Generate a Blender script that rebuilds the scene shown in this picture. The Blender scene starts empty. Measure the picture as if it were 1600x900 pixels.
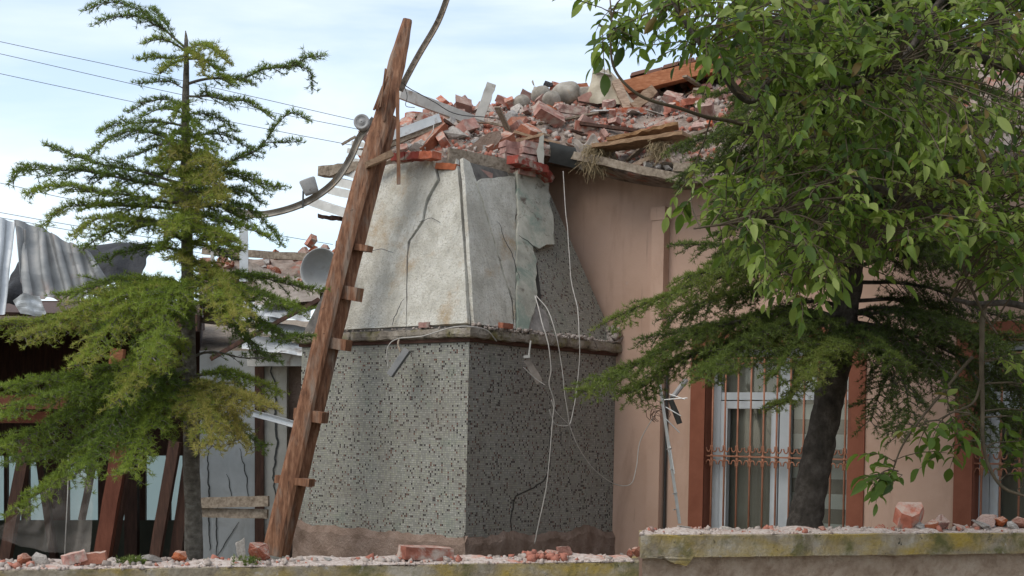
import bpy, bmesh, math, random
import numpy as np
from mathutils import Vector, Matrix, noise
from mathutils.geometry import tessellate_polygon

random.seed(11)
RS = np.random.RandomState(5)
rad = math.radians
SC = bpy.context.scene
COL = SC.collection

# ------------------------------------------------------------------ camera, sky, sun, exposure
F = 2222.22; ZC = 1.65; SH = 231.4; TH = rad(1.2)
cam = bpy.data.cameras.new('camera'); cam.lens = 50; cam.sensor_width = 36
cam.shift_y = SH / 1600.0; cam.clip_end = 3000; cam.clip_start = 0.05
co = bpy.data.objects.new('camera', cam); COL.objects.link(co)
co.matrix_world = Matrix.Translation((0, 0, ZC)) @ Matrix.Rotation(rad(90), 4, 'X') @ Matrix.Rotation(TH, 4, 'Z')
SC.camera = co

SUN_EL, SUN_AZ = rad(50), rad(236)          # azimuth clockwise from +Y: behind the camera, to the left
w = bpy.data.worlds.new('World'); SC.world = w; w.use_nodes = True
nt = w.node_tree; nt.nodes.clear()
wo = nt.nodes.new('ShaderNodeOutputWorld'); bg = nt.nodes.new('ShaderNodeBackground')
sk = nt.nodes.new('ShaderNodeTexSky'); sk.sky_type = 'NISHITA'; sk.sun_disc = False
sk.sun_elevation = SUN_EL; sk.sun_rotation = SUN_AZ; sk.altitude = 900; sk.air_density = 1.0; sk.dust_density = 1.5
tc = nt.nodes.new('ShaderNodeTexCoord'); mp = nt.nodes.new('ShaderNodeMapping')
mp.inputs['Scale'].default_value = (1.6, 1.6, 6.5); mp.inputs['Location'].default_value = (3.1, .4, .25)
mp.inputs['Rotation'].default_value = (0.0, rad(12), 0)
nz = nt.nodes.new('ShaderNodeTexNoise'); nz.inputs['Scale'].default_value = 1.7; nz.inputs['Detail'].default_value = 6; nz.inputs['Roughness'].default_value = .5
nz.inputs['Distortion'].default_value = .4
cr = nt.nodes.new('ShaderNodeMapRange'); cr.inputs[1].default_value = .36; cr.inputs[2].default_value = .66
cr.inputs[3].default_value = .3; cr.inputs[4].default_value = 1.0
mx = nt.nodes.new('ShaderNodeMixRGB'); mx.inputs['Color2'].default_value = (9.2, 9.7, 10.2, 1)
L = nt.links.new
L(tc.outputs['Generated'], mp.inputs['Vector']); L(mp.outputs['Vector'], nz.inputs['Vector'])
L(nz.outputs['Fac'], cr.inputs['Value']); L(cr.outputs['Result'], mx.inputs['Fac'])
sc_ = nt.nodes.new('ShaderNodeMixRGB'); sc_.blend_type = 'MULTIPLY'; sc_.inputs['Fac'].default_value = 1; sc_.inputs['Color2'].default_value = (1.9, 1.9, 1.8, 1)
L(sk.outputs['Color'], sc_.inputs['Color1']); L(sc_.outputs['Color'], mx.inputs['Color1'])
L(mx.outputs['Color'], bg.inputs['Color']); bg.inputs['Strength'].default_value = 0.1
L(bg.outputs['Background'], wo.inputs['Surface'])

sd = bpy.data.lights.new('sun', 'SUN'); sd.energy = 1.5; sd.angle = rad(42); sd.color = (1, .93, .82)
so = bpy.data.objects.new('sun', sd); COL.objects.link(so); so.location = (-20, -20, 30)
sv = Vector((math.sin(SUN_AZ) * math.cos(SUN_EL), math.cos(SUN_AZ) * math.cos(SUN_EL), math.sin(SUN_EL)))
so.rotation_euler = sv.to_track_quat('Z', 'Y').to_euler()

SC.view_settings.view_transform = 'Standard'; SC.view_settings.look = 'None'
SC.view_settings.exposure = 0.37; SC.view_settings.gamma = 1
SC.render.engine = 'CYCLES'; SC.cycles.max_bounces = 8; SC.cycles.transparent_max_bounces = 12
SC.cycles.use_denoising = True

# ------------------------------------------------------------------ geometry of the place
CT, ST = math.cos(TH), math.sin(TH)
def ray(px, py):
    x = (px - 800) / F; y = (450 - py + SH) / F
    return Vector((x * CT - y * ST, 1.0, x * ST + y * CT))
CAMP = Vector((0, 0, ZC))
def P(px, py, Y): return CAMP + ray(px, py) * Y
def onplane(px, py, p0, n):
    d = ray(px, py); return CAMP + d * (n.dot(p0 - CAMP) / n.dot(d))
EA = Vector((-.779, .627, 0)).normalized()      # along the tower's left face
EB = Vector((.627, .779, 0)).normalized()       # along the tower's right face
C0 = Vector((-.33, 10.5, 0)); WA, WB = 1.8, 1.9
ET = -EA; K0 = C0 + EB * WB; EN = -EB           # the pink wall: K0 + ET*t, facing EN
GZ = 0.15
def srgb(r, g, b):
    f = lambda c: (c / 255 / 12.92) if c / 255 <= .04045 else ((c / 255 + .055) / 1.055) ** 2.4
    return (f(r), f(g), f(b), 1)

# ------------------------------------------------------------------ helpers
class MB:
    def __init__(s): s.v = []; s.f = []; s.m = []; s.uv = None
    def add(s, vs, fs, mi=0):
        o = len(s.v); s.v += [tuple(v) for v in vs]; s.f += [tuple(i + o for i in f) for f in fs]; s.m += [mi] * len(fs); return s
    def box(s, c, ax, ay, az, mi=0):
        c = Vector(c); vs = [c + ax * i + ay * j + az * k for k in (-1, 1) for j in (-1, 1) for i in (-1, 1)]
        return s.add(vs, [(0, 2, 3, 1), (4, 5, 7, 6), (0, 1, 5, 4), (2, 6, 7, 3), (0, 4, 6, 2), (1, 3, 7, 5)], mi)
    def bar(s, a, b, wd, th, up=Vector((0, 0, 1)), jit=0.0, seg=1, mi=0):
        a = Vector(a); b = Vector(b); d = (b - a).normalized(); sd = d.cross(up).normalized(); u = sd.cross(d).normalized()
        o = len(s.v)
        for i in range(seg + 1):
            c = a.lerp(b, i / seg)
            if 0 < i < seg: c = c + sd * random.uniform(-jit, jit) + u * random.uniform(-jit, jit)
            k = 1 + random.uniform(-jit, jit) * 4
            for (x, y) in ((-1, -1), (1, -1), (1, 1), (-1, 1)):
                jj = Vector((random.uniform(-jit, jit), random.uniform(-jit, jit), random.uniform(-jit, jit)))
                s.v.append(tuple(c + sd * x * wd / 2 * k + u * y * th / 2 * k + jj))
        for i in range(seg):
            for j in range(4):
                s.f.append((o + i * 4 + j, o + i * 4 + (j + 1) % 4, o + i * 4 + 4 + (j + 1) % 4, o + i * 4 + 4 + j)); s.m.append(mi)
        s.f.append((o + 3, o + 2, o + 1, o)); s.f.append(tuple(o + seg * 4 + j for j in range(4))); s.m += [mi, mi]
        return s
    def tube(s, pts, r, n=6, mi=0, rfun=None):
        pts = [Vector(p) for p in pts]; o = len(s.v); N = len(pts)
        if not hasattr(r, '__len__'): r = [r] * N
        u = None
        for i, p in enumerate(pts):
            d = (pts[min(i + 1, N - 1)] - pts[max(i - 1, 0)])
            d = d.normalized() if d.length > 1e-9 else Vector((0, 0, 1))
            if u is None:
                u = d.cross(Vector((0, 0, 1)))
                if u.length < .2: u = d.cross(Vector((1, 0, 0)))
            u = (u - d * u.dot(d)).normalized(); v = d.cross(u)
            for k in range(n):
                a = 2 * math.pi * k / n; rr = r[i] * (rfun(i, a) if rfun else 1)
                s.v.append(tuple(p + (u * math.cos(a) + v * math.sin(a)) * rr))
        for i in range(N - 1):
            for k in range(n):
                s.f.append((o + i * n + k, o + i * n + (k + 1) % n, o + (i + 1) * n + (k + 1) % n, o + (i + 1) * n + k)); s.m.append(mi)
        s.f.append(tuple(o + k for k in reversed(range(n)))); s.f.append(tuple(o + (N - 1) * n + k for k in range(n))); s.m += [mi, mi]
        return s
    def lathe(s, base, axis, prof, n=28, mi=0):
        axis = Vector(axis).normalized(); u = axis.orthogonal().normalized(); v = axis.cross(u); o = len(s.v)
        for (h, r) in prof:
            for k in range(n):
                a = 2 * math.pi * k / n; s.v.append(tuple(Vector(base) + axis * h + (u * math.cos(a) + v * math.sin(a)) * r))
        for i in range(len(prof) - 1):
            for k in range(n):
                s.f.append((o + i * n + k, o + i * n + (k + 1) % n, o + (i + 1) * n + (k + 1) % n, o + (i + 1) * n + k)); s.m.append(mi)
        return s
    def grid(s, fn, nu, nv, mi=0):
        o = len(s.v)
        for j in range(nv + 1):
            for i in range(nu + 1): s.v.append(tuple(fn(i / nu, j / nv)))
        for j in range(nv):
            for i in range(nu):
                a = o + j * (nu + 1) + i; s.f.append((a, a + 1, a + nu + 2, a + nu + 1)); s.m.append(mi)
        return s
    def slab(s, poly, front, back, mi=0, jit=0.0, step=None):
        """poly: outline (2-D), front/back: functions (x,y)->Vector"""
        pl = [tuple(p[:2]) for p in poly]
        if step:
            out = []
            for i, a in enumerate(pl):
                b = pl[(i + 1) % len(pl)]; n = max(1, int(math.dist(a, b) / step))
                for k in range(n):
                    t = k / n; j = jit if k else 0
                    out.append((a[0] + (b[0] - a[0]) * t + random.uniform(-j, j), a[1] + (b[1] - a[1]) * t + random.uniform(-j, j)))
            pl = out
        n = len(pl); tri = tessellate_polygon([[Vector((x, y, 0)) for x, y in pl]])
        vs = [front(*p) for p in pl] + [back(*p) for p in pl]
        fs = [tuple(t) for t in tri] + [tuple(i + n for i in reversed(t)) for t in tri]
        fs += [(i, (i + 1) % n, (i + 1) % n + n, i + n) for i in range(n)]
        return s.add(vs, fs, mi)
    def build(s, name, mat, parent=None, smooth=False, fix=True, origin=None):
        me = bpy.data.meshes.new(name); me.from_pydata(s.v, [], s.f)
        for m in (mat if isinstance(mat, (list, tuple)) else [mat]): me.materials.append(m)
        me.polygons.foreach_set('material_index', s.m)
        o = bpy.data.objects.new(name, me); COL.objects.link(o)
        off = Vector((0, 0, 0))
        if parent:
            p = parent
            while p: off = off + p.location; p = p.parent
            o.parent = parent
        elif origin is not None: o.location = origin; off = Vector(origin)
        elif len(s.v) < 400000 and s.v:
            a = np.array(s.v); c = (a.min(0) + a.max(0)) / 2; off = Vector((c[0], c[1], a[:, 2].min())); o.location = off
        if off.length > 0: me.transform(Matrix.Translation(-off))
        if fix:
            bm = bmesh.new(); bm.from_mesh(me); bmesh.ops.recalc_face_normals(bm, faces=bm.faces); bm.to_mesh(me); bm.free()
        if smooth: me.polygons.foreach_set('use_smooth', [True] * len(me.polygons))
        me.update(); return o
def tag(o, label=None, cat=None, group=None, kind=None):
    if label: o['label'] = label
    if cat: o['category'] = cat
    if group: o['group'] = group
    if kind: o['kind'] = kind
    return o
def thing(name, loc, label, cat, group=None):
    o = bpy.data.objects.new(name, None); COL.objects.link(o); o.location = loc; o.empty_display_size = .1
    bpy.context.view_layer.update(); return tag(o, label, cat, group)
def spline(pts, n=8):
    pts = [Vector(p) for p in pts]; out = []
    q = [pts[0] * 2 - pts[1]] + pts + [pts[-1] * 2 - pts[-2]]
    for i in range(1, len(q) - 2):
        a, b, c, d = q[i - 1:i + 3]
        for k in range(n):
            t = k / n
            out.append(((b * 2) + (c - a) * t + (a * 2 - b * 5 + c * 4 - d) * t * t + (b * 3 - a - c * 3 + d) * t ** 3) * .5)
    out.append(pts[-1]); return out
def interp(pts, x):
    if x <= pts[0][0]: return pts[0][1:]
    for a, b in zip(pts, pts[1:]):
        if x <= b[0]:
            t = (x - a[0]) / (b[0] - a[0]); return tuple(a[i] + (b[i] - a[i]) * t for i in range(1, len(a)))
    return pts[-1][1:]

# ------------------------------------------------------------------ materials
def node_mat(name):
    m = bpy.data.materials.new(name); m.use_nodes = True; n = m.node_tree; n.nodes.clear()
    out = n.nodes.new('ShaderNodeOutputMaterial'); b = n.nodes.new('ShaderNodeBsdfPrincipled')
    n.links.new(b.outputs[0], out.inputs[0]); return m, n, b, out
def N_noise(n, vec, scale, detail=5, rough=.6, dist=0):
    t = n.nodes.new('ShaderNodeTexNoise'); t.inputs['Scale'].default_value = scale; t.inputs['Detail'].default_value = detail
    t.inputs['Roughness'].default_value = rough; t.inputs['Distortion'].default_value = dist
    n.links.new(vec, t.inputs['Vector']); return t.outputs['Fac']
def N_ramp(n, fac, stops):
    r = n.nodes.new('ShaderNodeValToRGB'); e = r.color_ramp.elements
    while len(e) < len(stops): e.new(.5)
    for i, (p, c) in enumerate(stops): e[i].position = p; e[i].color = c
    n.links.new(fac, r.inputs[0]); return r.outputs[0]
def N_mix(n, fac, a, b, mode='MIX'):
    m = n.nodes.new('ShaderNodeMixRGB'); m.blend_type = mode
    for i, x in ((0, fac), (1, a), (2, b)):
        if hasattr(x, 'is_linked') or isinstance(x, bpy.types.NodeSocket): n.links.new(x, m.inputs[i])
        else: m.inputs[i].default_value = x
    return m.outputs[0]
def N_map(n, v, a, b, c=0, d=1):
    m = n.nodes.new('ShaderNodeMapRange'); n.links.new(v, m.inputs[0])
    for i, x in ((1, a), (2, b), (3, c), (4, d)): m.inputs[i].default_value = x
    return m.outputs[0]
def N_coord(n, which='Object', scale=(1, 1, 1)):
    t = n.nodes.new('ShaderNodeTexCoord'); s = t.outputs[which]
    if scale != (1, 1, 1):
        m = n.nodes.new('ShaderNodeMapping'); m.inputs['Scale'].default_value = scale; n.links.new(s, m.inputs['Vector']); s = m.outputs[0]
    return s
def N_bump(n, b, h, strength, dist=.01):
    bp = n.nodes.new('ShaderNodeBump'); bp.inputs['Strength'].default_value = strength; bp.inputs['Distance'].default_value = dist
    n.links.new(h, bp.inputs['Height']); n.links.new(bp.outputs[0], b.inputs['Normal'])
def rough_mat(name, stops, scale=8, rough=.9, bump=.5, bscale=60, stretch=(1, 1, 1), stains=(), dust=None, vary=0, metal=0, bdist=.006, spec=.3):
    """stains: (colour, scale, low, high, stretch); dust: colour that has settled on faces looking up"""
    m, n, b, out = node_mat(name); v = N_coord(n, 'Object', stretch)
    if vary:
        oi = n.nodes.new('ShaderNodeObjectInfo'); ad = n.nodes.new('ShaderNodeVectorMath'); ad.operation = 'ADD'
        mu = n.nodes.new('ShaderNodeMath'); mu.operation = 'MULTIPLY'; mu.inputs[1].default_value = 37.0
        n.links.new(oi.outputs['Random'], mu.inputs[0]); n.links.new(v, ad.inputs[0]); n.links.new(mu.outputs[0], ad.inputs[1]); v = ad.outputs[0]
    c = N_ramp(n, N_noise(n, v, scale, 7, .62), stops)
    if vary:
        hs = n.nodes.new('ShaderNodeHueSaturation'); n.links.new(c, hs.inputs['Color'])
        n.links.new(N_map(n, oi.outputs['Random'], 0, 1, 1 - vary, 1 + vary), hs.inputs['Value'])
        mu2 = n.nodes.new('ShaderNodeMath'); mu2.operation = 'MULTIPLY'; mu2.inputs[1].default_value = 7.13; fr = n.nodes.new('ShaderNodeMath'); fr.operation = 'FRACT'
        n.links.new(oi.outputs['Random'], mu2.inputs[0]); n.links.new(mu2.outputs[0], fr.inputs[0])
        n.links.new(N_map(n, fr.outputs[0], 0, 1, .55, 1.15), hs.inputs['Saturation']); c = hs.outputs[0]
    for (sc, ss, lo, hi, st) in stains:
        sv_ = N_coord(n, 'Object', st); c = N_mix(n, N_map(n, N_noise(n, sv_, ss, 6, .65, .3), lo, hi), c, sc)
    if dust:
        g = n.nodes.new('ShaderNodeNewGeometry'); sx = n.nodes.new('ShaderNodeSeparateXYZ'); n.links.new(g.outputs['Normal'], sx.inputs[0])
        a = N_map(n, sx.outputs[2], .2, .85); d2 = N_map(n, N_noise(n, v, 22, 5, .7), .38, .6)
        mm = n.nodes.new('ShaderNodeMath'); mm.operation = 'MULTIPLY'; n.links.new(a, mm.inputs[0]); n.links.new(d2, mm.inputs[1])
        c = N_mix(n, mm.outputs[0], c, dust)
    n.links.new(c, b.inputs['Base Color']); b.inputs['Roughness'].default_value = rough; b.inputs['Metallic'].default_value = metal
    b.inputs['Specular IOR Level'].default_value = spec
    if bump: N_bump(n, b, N_noise(n, v, bscale, 6, .7), bump, bdist)
    return m
G = lambda v, a=0: (v, v * (1 - a * .3), v * (1 - a * .7), 1)
M = {}
M['brick'] = rough_mat('brick_red', [(.3, (.19, .055, .03, 1)), (.5, (.36, .115, .07, 1)), (.7, (.46, .20, .14, 1))], 14, bump=.7, bscale=45, dust=(.46, .36, .30, 1), vary=.28,
    stains=[((.42, .34, .29, 1), 7, .52, .62, (1, 1, 1)), ((.22, .17, .14, 1), 12, .58, .7, (1, 1, 1))])
M['brick_clean'] = rough_mat('brick_orange', [(.3, (.23, .075, .04, 1)), (.6, (.38, .14, .08, 1)), (.8, (.45, .23, .16, 1))], 16, bump=.7, bscale=45, vary=.15, dust=(.48, .38, .32, 1))
M['mortar'] = rough_mat('mortar_grey', [(.3, (.24, .21, .18, 1)), (.55, (.40, .36, .32, 1)), (.75, (.52, .47, .42, 1))], 12, bump=.9, bscale=50, vary=.25)
M['dust'] = rough_mat('rubble_dust', [(.35, (.13, .095, .075, 1)), (.5, (.30, .235, .195, 1)), (.65, (.42, .35, .30, 1))], 7, bump=1, bscale=55, bdist=.02,
    stains=[((.34, .12, .08, 1), 5, .55, .66, (1, 1, 1))])
M['gravel'] = rough_mat('gravel', [(.3, (.22, .15, .12, 1)), (.45, (.42, .34, .295, 1)), (.7, (.58, .52, .48, 1))], 55, bump=.5, stains=[((.45, .2, .14, 1), 3.5, .58, .68, (1, 1, 1))])
M['chip_red'] = rough_mat('red_chips', [(.3, (.26, .08, .05, 1)), (.6, (.42, .18, .13, 1)), (.8, (.5, .3, .25, 1))], 9, bump=.3)
M['chip_grey'] = rough_mat('grey_chips', [(.3, (.25, .2, .17, 1)), (.6, (.42, .36, .32, 1)), (.8, (.55, .5, .46, 1))], 9, bump=.3)
M['wood_new'] = rough_mat('reddish_timber', [(.3, (.10, .042, .022, 1)), (.5, (.215, .098, .052, 1)), (.7, (.34, .18, .105, 1))], 5, .75, .8, 30, stretch=(9, 9, 1),
    stains=[((.26, .20, .155, 1), 3.5, .50, .68, (2.5, 2.5, .6)), ((.06, .028, .018, 1), 11, .66, .72, (1, 1, 1)), ((.07, .032, .02, 1), 5, .58, .70, (7, 7, .45)), ((.33, .19, .12, 1), 6, .58, .72, (2, 2, .6))])
M['wood_dark'] = rough_mat('dark_brown_timber', [(.3, (.035, .017, .011, 1)), (.7, (.10, .047, .03, 1))], 5, .7, .5, 30, stretch=(7, 7, 1))
M['wood_red'] = rough_mat('red_brown_paint', [(.3, (.10, .028, .014, 1)), (.7, (.17, .055, .03, 1))], 5, .7, .5, 30, stretch=(5, 5, 1))
M['wood_grey'] = rough_mat('weathered_timber', [(.3, (.12, .09, .065, 1)), (.5, (.25, .20, .15, 1)), (.7, (.36, .30, .24, 1))], 5, .85, .7, 30, stretch=(6, 6, 6),
    stains=[((.08, .055, .04, 1), 6, .58, .7, (1, 1, 5))])
M['wood_tan'] = rough_mat('tan_timber', [(.3, (.19, .11, .06, 1)), (.55, (.34, .21, .12, 1)), (.75, (.44, .31, .20, 1))], 5, .85, .7, 30, stretch=(4, 4, 14), vary=.15)
M['wood_orange'] = rough_mat('orange_timber', [(.3, (.24, .08, .035, 1)), (.55, (.38, .15, .07, 1)), (.75, (.46, .23, .13, 1))], 5, .8, .5, 30, stretch=(3, 3, 12))
M['board_white'] = rough_mat('white_painted_board', [(.3, (.45, .44, .41, 1)), (.6, (.62, .61, .58, 1))], 5, .7, .3, 40, stains=[((.3, .24, .19, 1), 6, .58, .7, (1, 1, 1))])
M['board_pale'] = rough_mat('pale_board', [(.3, (.36, .35, .32, 1)), (.6, (.52, .50, .46, 1))], 5, .8, .4, 40, stains=[((.26, .2, .15, 1), 8, .56, .68, (1, 1, 1))])
M['pink'] = rough_mat('pink_render', [(.3, (.43, .28, .205, 1)), (.5, (.49, .33, .25, 1)), (.7, (.53, .36, .28, 1))], 1.8, .93, .35, 70, bdist=.004,
    stains=[((.33, .21, .155, 1), 2.2, .52, .78, (1.5, 1.5, .35)), ((.25, .17, .13, 1), 7, .64, .78, (2.5, 2.5, .12)), ((.46, .34, .28, 1), 9, .62, .8, (1, 1, 1))])
M['surround'] = rough_mat('terracotta_paint', [(.3, (.19, .062, .034, 1)), (.7, (.25, .09, .052, 1))], 6, .8, .2, 60, stains=[((.10, .04, .025, 1), 5, .6, .75, (2, 2, .5))])
M['plaster'] = rough_mat('cream_stucco', [(.28, (.42, .395, .335, 1)), (.45, (.63, .60, .52, 1)), (.62, (.76, .735, .66, 1))], 5, .95, 1.0, 60, bdist=.028,
    stains=[((.44, .415, .355, 1), 2.6, .48, .74, (1.6, 1.6, .4)), ((.36, .33, .275, 1), 7, .58, .76, (3, 3, .3)), ((.46, .42, .34, 1), 60, .54, .64, (1, 1, .8)), ((.44, .28, .12, 1), 1.7, .55, .72, (1, 1, 1.1)), ((.24, .22, .18, 1), 46, .62, .74, (1, 1, .7)), ((.62, .61, .57, 1), 70, .56, .66, (1, 1, 1))])
M['plaster_grn'] = rough_mat('green_stained_stucco', [(.28, (.28, .275, .23, 1)), (.5, (.43, .415, .35, 1)), (.7, (.56, .54, .46, 1))], 6, .95, .9, 90, bdist=.01,
    stains=[((.25, .30, .25, 1), 4, .50, .64, (1, 1, 1)), ((.14, .11, .09, 1), 9, .56, .68, (1, 1, 1))])
M['backing'] = rough_mat('dark_mortar', [(.3, (.07, .065, .06, 1)), (.7, (.17, .155, .14, 1))], 14, .95, .8, 60)
M['mortar_brown'] = rough_mat('brown_render', [(.3, (.17, .115, .085, 1)), (.5, (.26, .185, .145, 1)), (.7, (.33, .25, .205, 1))], 7, .95, 1, 45, bdist=.02)
M['cornice'] = rough_mat('mossy_concrete', [(.3, (.16, .135, .11, 1)), (.5, (.29, .25, .205, 1)), (.7, (.40, .36, .31, 1))], 8, .95, 1, 55, bdist=.015,
    stains=[((.19, .165, .06, 1), 5, .50, .66, (1, 1, 1)), ((.05, .045, .03, 1), 12, .56, .66, (1, 1, 1))])
M['brownband'] = rough_mat('dark_red_brown', [(.3, (.06, .03, .022, 1)), (.7, (.12, .062, .045, 1))], 9, .9, .4, 60)
M['redpaint'] = rough_mat('red_painted_brick', [(.3, (.20, .03, .022, 1)), (.6, (.31, .065, .045, 1))], 12, .85, .8, 50, stains=[((.34, .27, .22, 1), 9, .52, .60, (1, 1, 1))])
M['lichen'] = rough_mat('lichen_concrete', [(.3, (.17, .135, .10, 1)), (.5, (.33, .275, .20, 1)), (.7, (.44, .39, .32, 1))], 9, .95, 1, 65, bdist=.012,
    stains=[((.38, .27, .06, 1), 3.4, .42, .66, (1, 1, 1.6)), ((.13, .125, .045, 1), 6, .52, .68, (1, 1, 1)), ((.42, .38, .33, 1), 15, .62, .7, (1, 1, 1)), ((.05, .045, .035, 1), 24, .63, .70, (1, 1, 1))])
M['stucco_raw'] = rough_mat('raw_stucco', [(.3, (.28, .19, .13, 1)), (.5, (.46, .345, .255, 1)), (.7, (.56, .45, .35, 1))], 9, .95, 1, 28, bdist=.03)
M['whitewall'] = rough_mat('white_panel', [(.3, (.34, .35, .34, 1)), (.6, (.48, .49, .48, 1))], 2, .8, .2, 60, stains=[((.28, .26, .23, 1), 3, .55, .75, (1, 1, .5))])
M['creamwall'] = rough_mat('cream_wall', [(.3, (.34, .33, .29, 1)), (.6, (.47, .45, .40, 1))], 3, .9, .4, 60, stains=[((.2, .18, .15, 1), 4, .58, .75, (1, 1, .5))])
M['tin'] = rough_mat('galvanised_tin', [(.3, (.30, .32, .34, 1)), (.6, (.48, .50, .52, 1))], 4, .5, .15, 20, metal=.55, stains=[((.24, .11, .06, 1), 2.2, .56, .68, (1, 1, .4)), ((.5, .5, .5, 1), 9, .6, .75, (1, 1, 1))])
M['tin_white'] = rough_mat('pale_tin', [(.3, (.42, .44, .46, 1)), (.6, (.58, .60, .61, 1))], 5, .5, .15, 20, metal=.25, stains=[((.25, .2, .17, 1), 7, .58, .7, (1, 1, 1))])
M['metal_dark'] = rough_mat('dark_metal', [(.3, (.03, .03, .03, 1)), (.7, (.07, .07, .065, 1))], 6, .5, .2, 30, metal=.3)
M['alu'] = rough_mat('aluminium', [(.3, (.42, .42, .41, 1)), (.7, (.6, .6, .58, 1))], 12, .45, .1, 40, metal=.6)
M['iron'] = rough_mat('rust_brown_iron', [(.3, (.24, .10, .055, 1)), (.7, (.36, .165, .10, 1))], 12, .6, .2, 60)
M['pvc'] = rough_mat('white_pvc', [(.3, (.40, .43, .45, 1)), (.7, (.50, .53, .55, 1))], 4, .35, 0, spec=.5, stains=[((.4, .38, .35, 1), 8, .6, .8, (1, 1, .4))])
M['pot'] = rough_mat('grey_clay', [(.3, (.17, .15, .125, 1)), (.5, (.30, .27, .23, 1)), (.7, (.42, .39, .34, 1))], 9, .9, .5, 50, stains=[((.42, .31, .2, 1), 6, .56, .68, (1, 1, 1))])
M['slate'] = rough_mat('dark_tile', [(.3, (.03, .03, .035, 1)), (.7, (.09, .085, .09, 1))], 9, .8, .4, 50)
M['cable'] = rough_mat('grey_cable', [(.3, (.34, .32, .29, 1)), (.7, (.5, .47, .43, 1))], 20, .6, 0)
M['cable_dark'] = rough_mat('black_cable', [(.3, (.03, .03, .03, 1)), (.7, (.05, .05, .05, 1))], 20, .6, 0)
M['lampgrey'] = rough_mat('grey_lamp_housing', [(.3, (.26, .26, .26, 1)), (.7, (.38, .37, .36, 1))], 10, .5, .1, 60, stains=[((.14, .11, .09, 1), 12, .56, .7, (1, 1, 1))])
M['horn'] = rough_mat('grey_horn', [(.3, (.28, .285, .28, 1)), (.7, (.37, .375, .37, 1))], 5, .45, .1, 60, stains=[((.22, .2, .17, 1), 5, .6, .8, (1, 1, 1))])
M['ground'] = rough_mat('dry_soil', [(.3, (.09, .07, .05, 1)), (.5, (.17, .135, .10, 1)), (.7, (.24, .2, .16, 1))], 1.5, .95, .8, 20, bdist=.03, stains=[((.07, .09, .035, 1), .8, .5, .65, (1, 1, 1))])
M['bark'] = rough_mat('grey_bark', [(.3, (.08, .068, .055, 1)), (.5, (.165, .145, .12, 1)), (.7, (.27, .245, .21, 1))], 8, .95, 1, 40, stretch=(3, 3, 4), bdist=.015,
    stains=[((.24, .23, .2, 1), 9, .62, .72, (1, 1, 2.5))])
M['bark_dark'] = rough_mat('dark_bark', [(.3, (.04, .032, .026, 1)), (.5, (.09, .074, .06, 1)), (.7, (.165, .14, .118, 1))], 8, .95, 1, 40, stretch=(2, 2, 1.6), bdist=.02,
    stains=[((.16, .14, .115, 1), 7, .6, .72, (1, 1, 1.5))])
M['bark_tan'] = rough_mat('tan_bark', [(.3, (.055, .04, .026, 1)), (.6, (.11, .085, .055, 1))], 12, .9, .6, 40)
M['straw'] = rough_mat('dry_straw', [(.3, (.20, .15, .08, 1)), (.6, (.36, .28, .17, 1))], 20, .9, 0)
M['cloth'] = rough_mat('dusty_cloth', [(.3, (.19, .155, .13, 1)), (.5, (.30, .255, .22, 1)), (.7, (.40, .35, .31, 1))], 9, .95, .8, 50)
M['blind'] = rough_mat('blind', [(.3, (.62, .62, .57, 1)), (.6, (.70, .70, .64, 1))], 5, .9, 0)

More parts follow.
